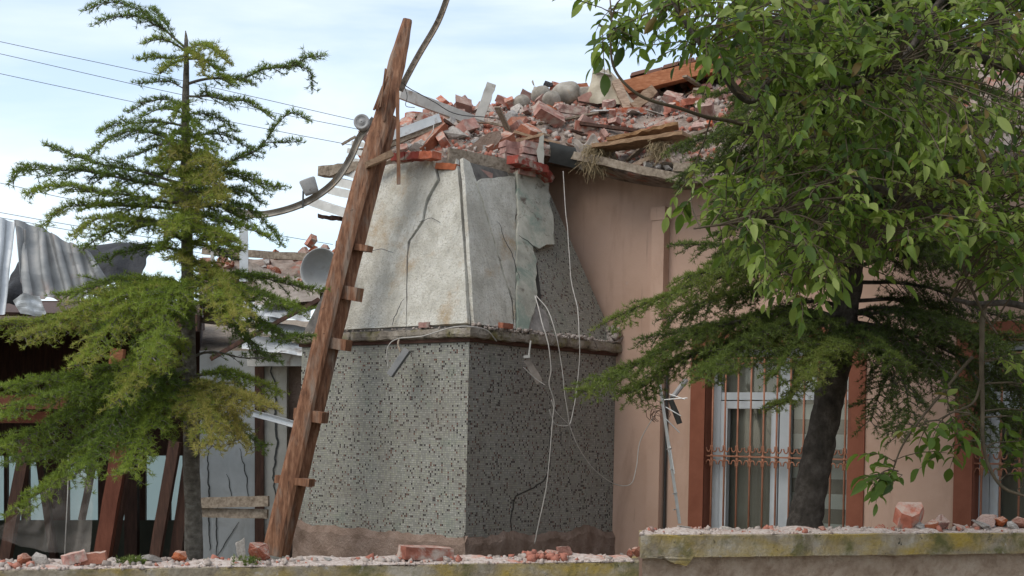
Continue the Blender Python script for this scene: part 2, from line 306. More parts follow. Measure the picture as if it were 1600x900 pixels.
def mosaic_mat(name, dark, light):
    m, n, b, out = node_mat(name); uv = N_coord(n, 'UV')
    sc = n.nodes.new('ShaderNodeVectorMath'); sc.operation = 'SCALE'; sc.inputs['Scale'].default_value = 1 / .0160; n.links.new(uv, sc.inputs[0])
    # hand-set sheets: slightly wavy rows
    nn = n.nodes.new('ShaderNodeTexNoise'); nn.inputs['Scale'].default_value = .12; n.links.new(sc.outputs[0], nn.inputs['Vector'])
    wv = n.nodes.new('ShaderNodeVectorMath'); wv.operation = 'SCALE'; wv.inputs['Scale'].default_value = .5; n.links.new(nn.outputs['Color'], wv.inputs[0])
    ad = n.nodes.new('ShaderNodeVectorMath'); ad.operation = 'ADD'; n.links.new(sc.outputs[0], ad.inputs[0]); n.links.new(wv.outputs[0], ad.inputs[1])
    fl = n.nodes.new('ShaderNodeVectorMath'); fl.operation = 'FLOOR'; n.links.new(ad.outputs[0], fl.inputs[0])
    fr = n.nodes.new('ShaderNodeVectorMath'); fr.operation = 'FRACTION'; n.links.new(ad.outputs[0], fr.inputs[0])
    wn = n.nodes.new('ShaderNodeTexWhiteNoise'); wn.noise_dimensions = '2D'; n.links.new(fl.outputs[0], wn.inputs['Vector'])
    cr = n.nodes.new('ShaderNodeValToRGB'); cr.color_ramp.interpolation = 'CONSTANT'; e = cr.color_ramp.elements
    stops = [(0, (.022, .015, .013, 1)), (dark * .45, (.062, .032, .025, 1)), (dark * .75, (.13, .055, .035, 1)), (dark, tuple(c * .82 for c in light) + (1,)),
             (.35, tuple(light) + (1,)), (.62, (light[0] * 1.08, light[1] * 1.1, light[2] * 1.0, 1)), (.85, tuple(c * 1.25 for c in light) + (1,))]
    while len(e) < len(stops): e.new(.5)
    for i, (p_, c_) in enumerate(stops): e[i].position = p_; e[i].color = c_
    n.links.new(wn.outputs['Value'], cr.inputs[0])
    sx = n.nodes.new('ShaderNodeSeparateXYZ'); n.links.new(fr.outputs[0], sx.inputs[0]); hs = []
    for i in (0, 1):
        s_ = n.nodes.new('ShaderNodeMath'); s_.operation = 'SUBTRACT'; s_.inputs[1].default_value = .5; n.links.new(sx.outputs[i], s_.inputs[0])
        a_ = n.nodes.new('ShaderNodeMath'); a_.operation = 'ABSOLUTE'; n.links.new(s_.outputs[0], a_.inputs[0]); hs.append(a_.outputs[0])
    mxx = n.nodes.new('ShaderNodeMath'); mxx.operation = 'MAXIMUM'; n.links.new(hs[0], mxx.inputs[0]); n.links.new(hs[1], mxx.inputs[1])
    gr = N_map(n, mxx.outputs[0], .36, .44)
    c = N_mix(n, gr, cr.outputs[0], (light[0] * .62, light[1] * .62, light[2] * .64, 1))
    ob = N_coord(n, 'Object')
    c = N_mix(n, N_map(n, N_noise(n, ob, 2.4, 6, .6, .4), .48, .8, 0, .45), c, (.17, .14, .11, 1))
    c = N_mix(n, N_map(n, N_noise(n, ob, 5.5, 4, .6), .60, .72, 0, .4), c, (.16, .19, .15, 1))
    c = N_mix(n, N_map(n, N_noise(n, N_coord(n, 'Object', (3, 3, .35)), 3.5, 5, .6), .55, .8, 0, .3), c, (.13, .115, .095, 1))
    n.links.new(c, b.inputs['Base Color']); b.inputs['Roughness'].default_value = .5; b.inputs['Specular IOR Level'].default_value = .3
    iv = N_map(n, gr, 0, 1, 1, 0); N_bump(n, b, iv, .5, .002); return m
M['mosaic'] = mosaic_mat('grey_green_mosaic', .115, (.285, .279, .243))
M['mosaic_dark'] = mosaic_mat('dark_speckled_mosaic', .145, (.29, .284, .256))

def leaf_mat(name, stops, trans=.35, rough=.55, tipcol=None):
    m, n, b, out = node_mat(name); at = n.nodes.new('ShaderNodeAttribute'); at.attribute_name = 'tint'
    c = N_ramp(n, at.outputs['Fac'], stops)
    c = N_mix(n, N_map(n, N_noise(n, N_coord(n, 'Object'), 2.2, 4, .6), .4, .65, 0, .45), c, N_mix(n, .5, c, stops[0][1]))
    n.links.new(c, b.inputs['Base Color']); b.inputs['Roughness'].default_value = rough; b.inputs['Specular IOR Level'].default_value = .25
    tr = n.nodes.new('ShaderNodeBsdfTranslucent'); n.links.new(N_mix(n, .4, c, (.25, .35, .03, 1)), tr.inputs[0])
    ms = n.nodes.new('ShaderNodeMixShader'); ms.inputs[0].default_value = trans
    n.links.new(b.outputs[0], ms.inputs[1]); n.links.new(tr.outputs[0], ms.inputs[2]); n.links.new(ms.outputs[0], out.inputs[0]); return m
M['needle_l'] = leaf_mat('bright_needles', [(0, (.035, .055, .018, 1)), (.35, (.095, .15, .032, 1)), (.7, (.25, .32, .045, 1)), (1, (.38, .31, .09, 1))], .35)
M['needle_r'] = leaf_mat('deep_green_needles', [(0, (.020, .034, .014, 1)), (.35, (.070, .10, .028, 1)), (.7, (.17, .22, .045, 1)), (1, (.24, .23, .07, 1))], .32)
M['leaf'] = leaf_mat('broad_leaves', [(0, (.028, .055, .016, 1)), (.3, (.09, .155, .028, 1)), (.6, (.22, .30, .055, 1)), (.93, (.38, .44, .15, 1)), (1, (.23, .14, .05, 1))], .5, .5)
M['weed'] = leaf_mat('weed_leaves', [(0, (.08, .12, .03, 1)), (1, (.18, .22, .06, 1))], .3)

def glass_mat(name, tint, alpha, rough=.05):
    m, n, b, out = node_mat(name)
    gl = n.nodes.new('ShaderNodeBsdfGlossy'); gl.inputs['Roughness'].default_value = rough
    tr = n.nodes.new('ShaderNodeBsdfTransparent'); tr.inputs[0].default_value = tint
    fr = n.nodes.new('ShaderNodeFresnel'); fr.inputs[0].default_value = 1.5
    ad = n.nodes.new('ShaderNodeMath'); ad.operation = 'ADD'; ad.inputs[1].default_value = alpha; n.links.new(fr.outputs[0], ad.inputs[0])
    ms = n.nodes.new('ShaderNodeMixShader'); n.links.new(ad.outputs[0], ms.inputs[0]); n.links.new(tr.outputs[0], ms.inputs[1]); n.links.new(gl.outputs[0], ms.inputs[2])
    n.links.new(ms.outputs[0], out.inputs[0]); return m
M['glass'] = glass_mat('window_glass', (.85, .88, .86, 1), .03)
def film_mat():
    m, n, b, out = node_mat('dusty_plastic_film'); b.inputs['Base Color'].default_value = (.3, .26, .22, 1); b.inputs['Roughness'].default_value = .25
    tr = n.nodes.new('ShaderNodeBsdfTransparent'); ms = n.nodes.new('ShaderNodeMixShader')
    n.links.new(N_map(n, N_noise(n, N_coord(n, 'Object'), 4, 5, .6), .35, .7, .05, .25), ms.inputs[0])
    n.links.new(tr.outputs[0], ms.inputs[1]); n.links.new(b.outputs[0], ms.inputs[2]); n.links.new(ms.outputs[0], out.inputs[0]); return m
M['film'] = film_mat()
def frosted():
    m, n, b, out = node_mat('frosted_teal_glass'); tr = n.nodes.new('ShaderNodeBsdfTranslucent'); tr.inputs[0].default_value = (.76, .85, .83, 1)
    b.inputs['Base Color'].default_value = (.45, .52, .51, 1); b.inputs['Roughness'].default_value = .2
    ms = n.nodes.new('ShaderNodeMixShader'); ms.inputs[0].default_value = .8; n.links.new(b.outputs[0], ms.inputs[1]); n.links.new(tr.outputs[0], ms.inputs[2])
    n.links.new(ms.outputs[0], out.inputs[0]); return m
M['frost'] = frosted()

# ------------------------------------------------------------------ ground
g = MB()
g.grid(lambda u, v: Vector(((u - .5) * 900, -60 + v * 900, GZ)), 4, 4)
tag(g.build('ground', M['ground'], origin=(0, 0, GZ)), 'bare yard soil around the ruined buildings', 'ground', kind='structure')

# ------------------------------------------------------------------ front boundary walls
FP = Vector((.65, 6.95, 0)); FD = Vector((1, .385, 0)).normalized(); FN = Vector((FD.y, -FD.x, 0))   # FN faces the camera
def fw(s, d, z): return FP + FD * s + FN * (-d) + Vector((0, 0, z))
def sat(px):   # station along the wall line for a pixel column
    r = (px - 800) / F; return (r * FP.y - FP.x) / (FD.x - r * FD.y)
ZL, ZR = ZC - .60, ZC - .47
S0 = sat(1004)
lw = thing('low_wall', fw(-3, 0, GZ), 'lower concrete capped garden wall strewn with gravel and bricks along the bottom of the ruin', 'wall')
def jagged_box(s0, s1, d0, d1, z0, z1, seg, amp, mat, name, par, sh0=0, sh1=0):
    b = MB(); n = max(2, int((s1 - s0) / seg)); sec = [(d0, z0), (d0, (z0 + z1) / 2), (d0, z1 - .004), (d0 + .012, z1), ((d0 + d1) / 2, z1), (d1, z1), (d1, z0)]
    o = len(sec); vs = []
    for i in range(n + 1):
        s_ = s0 + (s1 - s0) * i / n
        for k, (d, z) in enumerate(sec):
            q = noise.noise(Vector((s_ * 7, d * 9, z * 11))) * amp; q2 = noise.noise(Vector((s_ * 31, d * 9 + 5, z * 17))) * amp * .5
            vs.append(fw(s_ + d * (sh0 * max(0, 1 - i / 12) + sh1 * max(0, 1 - (n - i) / 12)), d - (q + q2 if k < 4 else 0), z + (q + q2) * (.7 if k in (2, 3, 4, 0) else 0)))
    fs = [(i * o + k, i * o + (k + 1) % o, (i + 1) * o + (k + 1) % o, (i + 1) * o + k) for i in range(n) for k in range(o)]
    fs += [tuple(range(o)), tuple(n * o + k for k in reversed(range(o)))]
    b.add(vs, fs); return b.build(name, mat, par)
jagged_box(-5.6, S0 - .005, 0, .30, ZL - .11, ZL, .02, .007, M['lichen'], 'coping', lw, 0, .46)
jagged_box(-5.6, S0 - .01, .04, .26, GZ, ZL - .11, .08, .006, M['stucco_raw'], 'wall_body', lw, 0, .46)
hw = thing('capped_wall', fw(2.5, 0, GZ), 'taller garden wall with thick yellow lichen covered coping and rough stucco below', 'wall')
jagged_box(S0 + .002, 6.0, -.01, .32, ZR - .112, ZR, .02, .008, M['lichen'], 'coping', hw, .46, 0)
b = MB()
def stucco(u, v):
    s_ = S0 + .04 + u * (6.0 - S0); z = GZ + v * (ZR - .112 - GZ); q = noise.noise(Vector((s_ * 13, z * 13, 3))) * .012 + noise.noise(Vector((s_ * 40, z * 40, 8))) * .007
    return fw(s_, .05 - q, z)
b.grid(stucco, 320, 40); b.build('rough_render', M['stucco_raw'], hw, fix=False)
b = MB(); b.add([fw(s_ + (d * .46 if s_ < 1 else 0), d, z) for s_ in (S0 + .04, 6.0) for d in (.07, .27) for z in (GZ, ZR - .114)], [(0, 1, 3, 2), (4, 6, 7, 5), (0, 4, 5, 1), (2, 3, 7, 6), (0, 2, 6, 4), (1, 5, 7, 3)])
b.build('wall_body', M['stucco_raw'], hw)
b = MB(); pl = [(1008, 868), (1085, 868), (1080, 874), (1078, 878), (1070, 884), (1054, 881), (1044, 876), (1036, 869), (1020, 872), (1008, 871)]
pn = fw(0, -.012, 0)
b.slab(pl, lambda x, y: onplane(x, y, pn, FN) + FN * random.uniform(0, .008), lambda x, y: onplane(x, y, pn, FN) - FN * .06, jit=1.2, step=5)
b.build('broken_render_lump', M['lichen'], hw)

# ------------------------------------------------------------------ tower
tw = thing('mosaic_tower', (C0 + EA * .9 + EB * .95) + Vector((0, 0, GZ)), 'squat square tower clad in speckled grey mosaic with cracked white plaster hood', 'tower')
ZB, ZM, ZK, ZT, IN = .87, 2.368, 2.44, 3.79, .45
def tp(a, b_, z): return C0 + EA * a + EB * b_ + Vector((0, 0, z))
def uvmesh(name, quads, mats, parent):
    """quads: (4 verts, 4 uvs, mat index)"""
    me = bpy.data.meshes.new(name); vs = []; fs = []; uv = []; mi = []
    for q, u, m_ in quads: fs.append(tuple(range(len(vs), len(vs) + 4))); vs += q; uv += u; mi.append(m_)
    off = parent.location; me.from_pydata([tuple(Vector(v) - off) for v in vs], [], fs)
    for m_ in mats: me.materials.append(m_)
    l = me.uv_layers.new(name='UVMap')
    for i, u in enumerate(uv): l.data[i].uv = u
    me.polygons.foreach_set('material_index', mi)
    o = bpy.data.objects.new(name, me); COL.objects.link(o); o.parent = parent; return o
ia = lambda z: 0
corners = [(0, 0), (WA, 0), (WA, WB), (0, WB)]
qs = []
for i in range(4):
    (a0, b0), (a1, b1) = corners[i], corners[(i + 1) % 4]; Lw = math.hypot(a1 - a0, b1 - b0)
    mi_ = 0 if i in (0,) else 1
    qs.append(([tp(a0, b0, ZB - .05), tp(a1, b1, ZB - .05), tp(a1, b1, ZM), tp(a0, b0, ZM)], [(0 + i * 7, 0), (Lw + i * 7, 0), (Lw + i * 7, ZM - ZB), (i * 7, ZM - ZB)], mi_))
uvmesh('mosaic_body', qs, [M['mosaic'], M['mosaic_dark']], tw)
# plinth with an uneven top
b = MB()
def plinth(side):
    Lw = WA if side == 0 else WB
    def f(u, v):
        s_ = -.03 + u * (Lw + .06); top = ZB + .03 + noise.noise(Vector((s_ * 3, side * 5, 1))) * .05 + noise.noise(Vector((s_ * 15, side, 2))) * .015
        z = GZ + v * (top - GZ); out = .03 + noise.noise(Vector((s_ * 9, z * 9, side))) * .012
        if v > .93: out = .004
        return tp(s_, -out, z) if side == 0 else tp(-out, s_, z)
    return f
b.grid(plinth(0), 110, 14); b.grid(plinth(1), 110, 14); b.build('rendered_plinth', M['mortar_brown'], tw, fix=False)
# cornice
b = MB()
def ring(ins, z): return [tp(-ins, -ins, z), tp(WA + ins, -ins, z), tp(WA + ins, WB + ins * .2, z), tp(-ins, WB + ins * .2, z)]
def ringband(levels, mb, seg=60, amp=.006):
    for i in range(4):
        (a0, b0), (a1, b1) = corners[i], corners[(i + 1) % 4]
        def f(u, v, i=i, a0=a0, b0=b0, a1=a1, b1=b1):
            k = v * (len(levels) - 1); j = min(int(k), len(levels) - 2); t = k - j
            ins = levels[j][0] * (1 - t) + levels[j + 1][0] * t; z = levels[j][1] * (1 - t) + levels[j + 1][1] * t
            sa = lambda a: -ins if a == 0 else a + ins
            aa = sa(a0) + (sa(a1) - sa(a0)) * u; bb = sa(b0) + (sa(b1) - sa(b0)) * u
            if 0 < u < 1:
                q = noise.noise(Vector((aa * 14, bb * 14, z * 20))) * amp; z += q; aa += q * (1 if i == 3 else 0); bb += q * (1 if i == 0 else 0)
            return tp(aa, bb, z)
        mb.grid(f, seg, len(levels) - 1)
ringband([(0.0, ZM - .028), (.018, ZM - .026), (.020, ZM + .002)], b, 10, .001); b.build('brown_band', M['brownband'], tw, fix=False)  # narrow dark brown strip directly below the cornice
b = MB(); ringband([(.02, ZM), (.055, ZM + .006), (.062, ZM + .03), (.058, ZM + .07), (.03, ZK), (-.1, ZK + .012), (-.3, ZK + .02)], b, 90, .012)
b.build('cornice', M['cornice'], tw, fix=False)
# hood: straight-sided frustum; planes of the two seen faces
def fr_in(v): return IN * v
def fpt(a, b_, v):     # a,b in 0..1 of the section at height v
    i = fr_in(v); return tp(i + a * (WA - 2 * i), i + b_ * (WB - 2 * i), ZK + v * (ZT - ZK))
qs = []
NV = 10
for i in range(4):
    (a0, b0), (a1, b1) = [(0, 0), (1, 0), (1, 1), (0, 1)][i], [(0, 0), (1, 0), (1, 1), (0, 1)][(i + 1) % 4]
    for j in range(NV):
        for s_ in range(8):
            def pt(k, jj):
                u = k / 8; v = jj / NV; fl = .13 * max(0, 1 - v / .3) ** 2 if i == 3 and k > 3 else 0
                p = fpt(a0 + (a1 - a0) * u, b0 + (b1 - b0) * u, v)
                return p
            q = [pt(s_, j), pt(s_ + 1, j), pt(s_ + 1, j + 1), pt(s_, j + 1)]
            uv = [((s_) / 8 * 1.8 + i * 7, j / NV * 1.42), ((s_ + 1) / 8 * 1.8 + i * 7, j / NV * 1.42), ((s_ + 1) / 8 * 1.8 + i * 7, (j + 1) / NV * 1.42), (s_ / 8 * 1.8 + i * 7, (j + 1) / NV * 1.42)]
            seenR = (i == 3 and s_ < 3)  # far part of the right face
            qs.append((q, uv, 0 if (i in (1, 2) or (i == 3 and s_ < 4)) else 1))
uvmesh('mosaic_hood', qs, [M['mosaic'], M['backing']], tw)
pL0 = tp(0, 0, ZK); nL = (fpt(0, 0, 1) - pL0).cross(EA).normalized(); nL = nL if nL.dot(EN) > 0 else -nL
nR = (fpt(0, 0, 1) - pL0).cross(EB).normalized(); nR = nR if nR.dot(-EA) > 0 else -nR
def panel(poly, n_, off, mat, name, th=.035, jit=1.3, lab=None):
    """off: (offset at left, offset at right) outward in metres"""
    xs = [p[0] for p in poly]; x0, x1 = min(xs), max(xs)
    def o_(x): t = (x - x0) / (x1 - x0); return off[0] * (1 - t) + off[1] * t
    b = MB(); b.slab(poly, lambda x, y: onplane(x, y, pL0, n_) + n_ * o_(x), lambda x, y: onplane(x, y, pL0, n_) + n_ * (o_(x) - th), jit=jit, step=9)
    o = b.build(name, mat, tw)
    if lab: o['label'] = lab
    return o
panel([(497, 519), (545, 370), (585, 266), (600, 259), (638.5, 255), (638.5, 380), (636.5, 420), (636.2, 511)], nL, (.03, .012), M['plaster'], 'plaster_slab', jit=.5)
panel([(639.5, 256), (682, 250), (684, 262), (689.5, 285), (677, 305), (669, 322), (664.5, 346), (655.5, 359), (642.3, 376), (639.5, 380)], nL, (.022, .055), M['plaster'], 'plaster_slab')
panel([(637, 511), (639, 400), (643.5, 377), (657, 360), (666, 347), (670.5, 323), (678.5, 306), (691.5, 285), (686.5, 262), (690, 265), (714, 263), (717.6, 251), (723, 300), (730, 400), (736, 508)],
      nL, (.012, .045), M['plaster'], 'plaster_slab', jit=.4)
panel([(717, 250), (728, 256), (742, 292), (752, 332), (766, 374), (783, 430), (797, 470), (801, 514), (735, 509), (728, 400), (721.5, 300)], nR, (.045, .012), M['plaster'], 'plaster_slab', jit=.4)
panel([(738, 290), (745, 283), (775, 279), (803, 277), (803.5, 380), (803, 515), (801, 470), (785, 430), (767, 374), (753, 332)], nR, (.05, .015), M['plaster'], 'plaster_slab')
panel([(805, 268), (826, 268), (848, 284), (853, 330), (857, 362), (858, 386), (846, 386), (836, 392), (826, 386), (832, 408), (830, 440), (832, 470), (824, 500), (820, 517), (805, 516)],
      nR, (.03, .06), M['plaster_grn'], 'plaster_slab', jit=1.8, th=.06)
panel([(822, 517), (826, 495), (838, 478), (850, 486), (856, 505), (858, 519)], nR, (.02, .01), M['mortar'], 'mortar_patch', .02)
# slot in the mosaic
panel([(833, 413), (839, 415), (842, 440), (845, 468), (838, 470), (833, 440)], nR, (.004, .004), M['metal_dark'], 'cable_slot', .02, .5)
# mortar crumbs where hood, cornice and pink wall meet
def cubes_mesh(cen, size, seed=1, flat=1.0):
    """one mesh of many angular chips: jittered cubes"""
    r = np.random.RandomState(seed); n = len(cen); cen = np.asarray(cen, float); size = np.asarray(size, float)
    base = np.array([[x, y, z] for z in (-1, 1) for y in (-1, 1) for x in (-1, 1)], float)
    v = base[None] * (1 + r.uniform(-.45, .3, (n, 8, 3))) * r.uniform(.55, 1.25, (n, 1, 3)) * np.array([1, 1, flat])
    q = r.normal(size=(n, 4)); q /= np.linalg.norm(q, axis=1)[:, None]
    if flat < 1: q = np.stack([np.ones(n), r.normal(0, .18, n), r.normal(0, .18, n), r.uniform(-3, 3, n)], 1); q /= np.linalg.norm(q, axis=1)[:, None]
    w_, x, y, z = q.T
    R = np.stack([1 - 2 * (y * y + z * z), 2 * (x * y - z * w_), 2 * (x * z + y * w_), 2 * (x * y + z * w_), 1 - 2 * (x * x + z * z), 2 * (y * z - x * w_), 2 * (x * z - y * w_), 2 * (y * z + x * w_), 1 - 2 * (x * x + y * y)], 1).reshape(n, 3, 3)
    v = np.einsum('nij,nkj->nki', R, v) * size[:, None, None] + cen[:, None]
    f = np.array([(0, 2, 3, 1), (4, 5, 7, 6), (0, 1, 5, 4), (2, 6, 7, 3), (0, 4, 6, 2), (1, 3, 7, 5)])
    f = (f[None] + (np.arange(n) * 8)[:, None, None]).reshape(-1, 4)
    return v.reshape(-1, 3), f
def raw_mesh(name, v, f, mat, parent=None, tint=None, smooth=False, origin=(0, 0, 0)):
    me = bpy.data.meshes.new(name); k = f.shape[1]; off = Vector(origin) if parent is None else Vector((0, 0, 0))
    p = parent
    while p: off = off + p.location; p = p.parent
    v = v - np.array(off)
    me.vertices.add(len(v)); me.vertices.foreach_set('co', v.astype(np.float32).ravel())
    me.loops.add(f.size); me.loops.foreach_set('vertex_index', f.astype(np.int32).ravel())
    me.polygons.add(len(f)); me.polygons.foreach_set('loop_start', np.arange(0, f.size, k, dtype=np.int32))
    try: me.polygons.foreach_set('loop_total', np.full(len(f), k, dtype=np.int32))
    except Exception: pass
    if tint is not None:
        a = me.attributes.new('tint', 'FLOAT', 'POINT'); a.data.foreach_set('value', tint.astype(np.float32))
    if smooth: me.polygons.foreach_set('use_smooth', np.ones(len(f), bool))
    me.materials.append(mat); me.update(calc_edges=True); me.validate()
    o = bpy.data.objects.new(name, me); COL.objects.link(o)
    if parent: o.parent = parent
    else: o.location = origin
    return o
cs, ss = [], []
for i in range(700):
    f_ = random.random(); cs.append(tuple(tp(random.uniform(-.05, .04), f_ * WB, ZK + .008 + .03 * random.random() ** 3 + .05 * max(0, f_ - .8)))); ss.append(.003 + .013 * random.random() ** 3)
for i in range(110):
    f_ = random.random(); cs.append(tuple(tp(f_ * WA, random.uniform(-.03, .03), ZK + .012))); ss.append(random.uniform(.003, .009))
for i in range(120):
    cs.append(tuple(tp(random.uniform(-.05, .12), WB - random.uniform(0, .1), ZK + random.uniform(.01, .13)))); ss.append(random.uniform(.01, .025))
v, f = cubes_mesh(cs, ss, 3)
tag(raw_mesh('cornice_crumbs', v, f, M['chip_grey']), 'grey mortar crumbs lying along the tower cornice', 'rubble', kind='stuff')
# broken ring of brick at the top with red painted rims
b = MB()
def roundbar(a, c, r, jit, name, mat, seg=12, flat=.8):
    pts = [Vector(a).lerp(Vector(c), i / seg) for i in range(seg + 1)]
    m = MB(); m.tube(pts, [r * (.75 if i in (0, seg) else 1) for i in range(seg + 1)], 10, rfun=lambda i, a_: flat + .25 * noise.noise(Vector((i * .6, a_, 4))) * 1.5)
    return m.build(name, mat, tw)
def rim(a, c, n, wd, th, mats):
    a, c = Vector(a), Vector(c)
    for i in range(n):
        m = MB(); p = a.lerp(c, (i + .03) / n); q = a.lerp(c, (i + .95) / n); dz = Vector((0, random.uniform(-.012, .012), random.uniform(-.008, .008)))
        m.bar(p + dz, q + dz + Vector((0, 0, random.uniform(-.008, .008))), wd, th, jit=.004, seg=5); m.build('rim_brick', mats[i % len(mats)], tw)
rim(P(618, 249, 11.45), P(684, 240, 11.18), 3, .12, .058, [M['redpaint'], M['redpaint'], M['brick']])
rim(P(800, 250, 11.4), P(850, 267, 11.72), 2, .12, .062, [M['redpaint']])
rim(P(844, 262, 11.7), P(858, 284, 11.8), 1, .1, .055, [M['redpaint']])
for (x0, y0, x1, y1, Y0, Y1, wd, th, mt, nm) in [(684, 260, 716, 262, 11.25, 11.15, .07, .05, 'brick_clean', 'brick_course'), (580, 262, 625, 243, 11.62, 11.5, .07, .035, 'wood_tan', 'loose_board'),
        (728, 262, 766, 276, 11.2, 11.35, .07, .04, 'brick_clean', 'brick_course'), (700, 244, 795, 262, 11.3, 11.55, .04, .13, 'wood_grey', 'formwork_board')]:
    m = MB(); m.bar(P(x0, y0, Y0), P(x1, y1, Y1), wd, th, jit=.002, seg=6); m.build(nm, M[mt], tw)
# corner pier of bricks + its mosaic side
m = MB()
for k, yy in enumerate((270, 259, 248, 237, 227)):
    for j, xx in enumerate((792, 818)):
        x_ = xx + random.uniform(-4, 4) + k * 1.8; m.bar(P(x_ - 13, yy - 2, 11.62), P(x_ + 12, yy + 3, 11.7), .11, .05, jit=.004, seg=3)
m.build('brick_pier', M['brick'], tw)
m = MB(); m.slab([(843, 214), (850, 210), (850, 258), (842, 256), (838, 236)], lambda x, y: P(x, y, 11.62), lambda x, y: P(x, y, 11.75), step=6, jit=.8); m.build('mosaic_edge', M['mosaic'], tw)
# cracks
def crack(pts, p0, n_, wpx=1.6, off=.003, par=None):
    m = MB()
    pp = []
    for a, c in zip(pts, pts[1:]):
        k = max(1, int(math.dist(a, c) / 6))
        for i in range(k): t = i / k; pp.append((a[0] + (c[0] - a[0]) * t + random.uniform(-1.6, 1.6), a[1] + (c[1] - a[1]) * t + random.uniform(-1, 1)))
    pp.append(pts[-1])
    for i in range(len(pp) - 1):
        a, c = pp[i], pp[i + 1]; d = Vector((c[0] - a[0], c[1] - a[1])).normalized(); nx, ny = -d.y * wpx / 2, d.x * wpx / 2
        w1 = .4 + .6 * math.sin(math.pi * (i + .5) / len(pp))
        q = [(a[0] + nx * w1, a[1] + ny * w1), (a[0] - nx * w1, a[1] - ny * w1), (c[0] - nx * w1, c[1] - ny * w1), (c[0] + nx * w1, c[1] + ny * w1)]
        m.add([onplane(x, y, p0, n_) + n_ * off for x, y in q], [(0, 1, 2, 3)])
    return m.build('crack', M['metal_dark'], par or tw, fix=False)
pR = tp(0, 0, 1)
crack([(862, 648), (858, 690), (860, 728), (850, 752), (828, 765), (806, 775), (800, 800), (797, 835)], pR, -EA, 2.2)
crack([(803, 372), (820, 385), (832, 398)], pL0, nR, 1.5, .062)
crack([(768, 350), (790, 400), (803, 440)], pL0, nR, 1.2, .062)
crack([(572, 398), (600, 392), (620, 398)], pL0, nL, 1.0, .041)
crack([(636, 470), (622, 500), (618, 512)], pL0, nL, 1.3, .042)
crack([(660, 350), (680, 345), (694, 352)], pL0, nL, 1.0, .047)
# bricks resting on the cornice are added with the loose bricks below

# ------------------------------------------------------------------ pink house
house = thing('pink_house', K0 + ET * 3 + Vector((0, 0, GZ)), 'earthquake damaged single storey house with dusty pink rendered wall and terracotta window surrounds', 'house')
def wt(px, py=700, off=0):
    p = onplane(px, py, K0 + EN * off, EN); return (p - K0).dot(ET)
def wp(t, z, off=0): return K0 + ET * t + EN * off + Vector((0, 0, z))
ZWT = 3.72
def wz(px, py, off=0): return onplane(px, py, K0 + EN * off, EN).z
WIN = [(wt(1101), wt(1325), .45, wz(1220, 541)), (wt(1521), wt(1521) + 1.42, .45, wz(1220, 541))]
ts = sorted([-3.05, 9.0] + [x for w_ in WIN for x in w_[:2]]); zs = [GZ, .45, WIN[0][3], ZWT]
m = MB()
for i in range(len(ts) - 1):
    for j in range(3):
        if j == 1 and any(abs(ts[i] - w_[0]) < 1e-6 for w_ in WIN): continue
        m.add([wp(ts[i], zs[j]), wp(ts[i + 1], zs[j]), wp(ts[i + 1], zs[j + 1]), wp(ts[i], zs[j + 1])], [(0, 1, 2, 3)])
m.add([wp(-3.05, GZ), wp(-3.05, GZ, -5), wp(-3.05, ZWT, -5), wp(-3.05, ZWT)], [(0, 1, 2, 3)])
m.add([wp(9, GZ), wp(9, GZ, -5), wp(9, ZWT, -5), wp(9, ZWT)], [(3, 2, 1, 0)])
m.add([wp(-3.05, GZ, -5), wp(9, GZ, -5), wp(9, ZWT, -5), wp(-3.05, ZWT, -5)], [(3, 2, 1, 0)])
m.add([wp(-3.05, ZWT), wp(1.3, ZWT), wp(.1, 4.06), wp(-3.05, 4.06)], [(0, 1, 2, 3)]); m.build('wall', M['pink'], house, fix=False)
m = MB(); m.add([wp(-3.05, ZWT - .02, -.01), wp(9, ZWT - .02, -.01), wp(9, ZWT - .02, -4.99), wp(-3.05, ZWT - .02, -4.99)], [(0, 1, 2, 3)]); m.build('ceiling', M['backing'], house, fix=False)
RD = .17
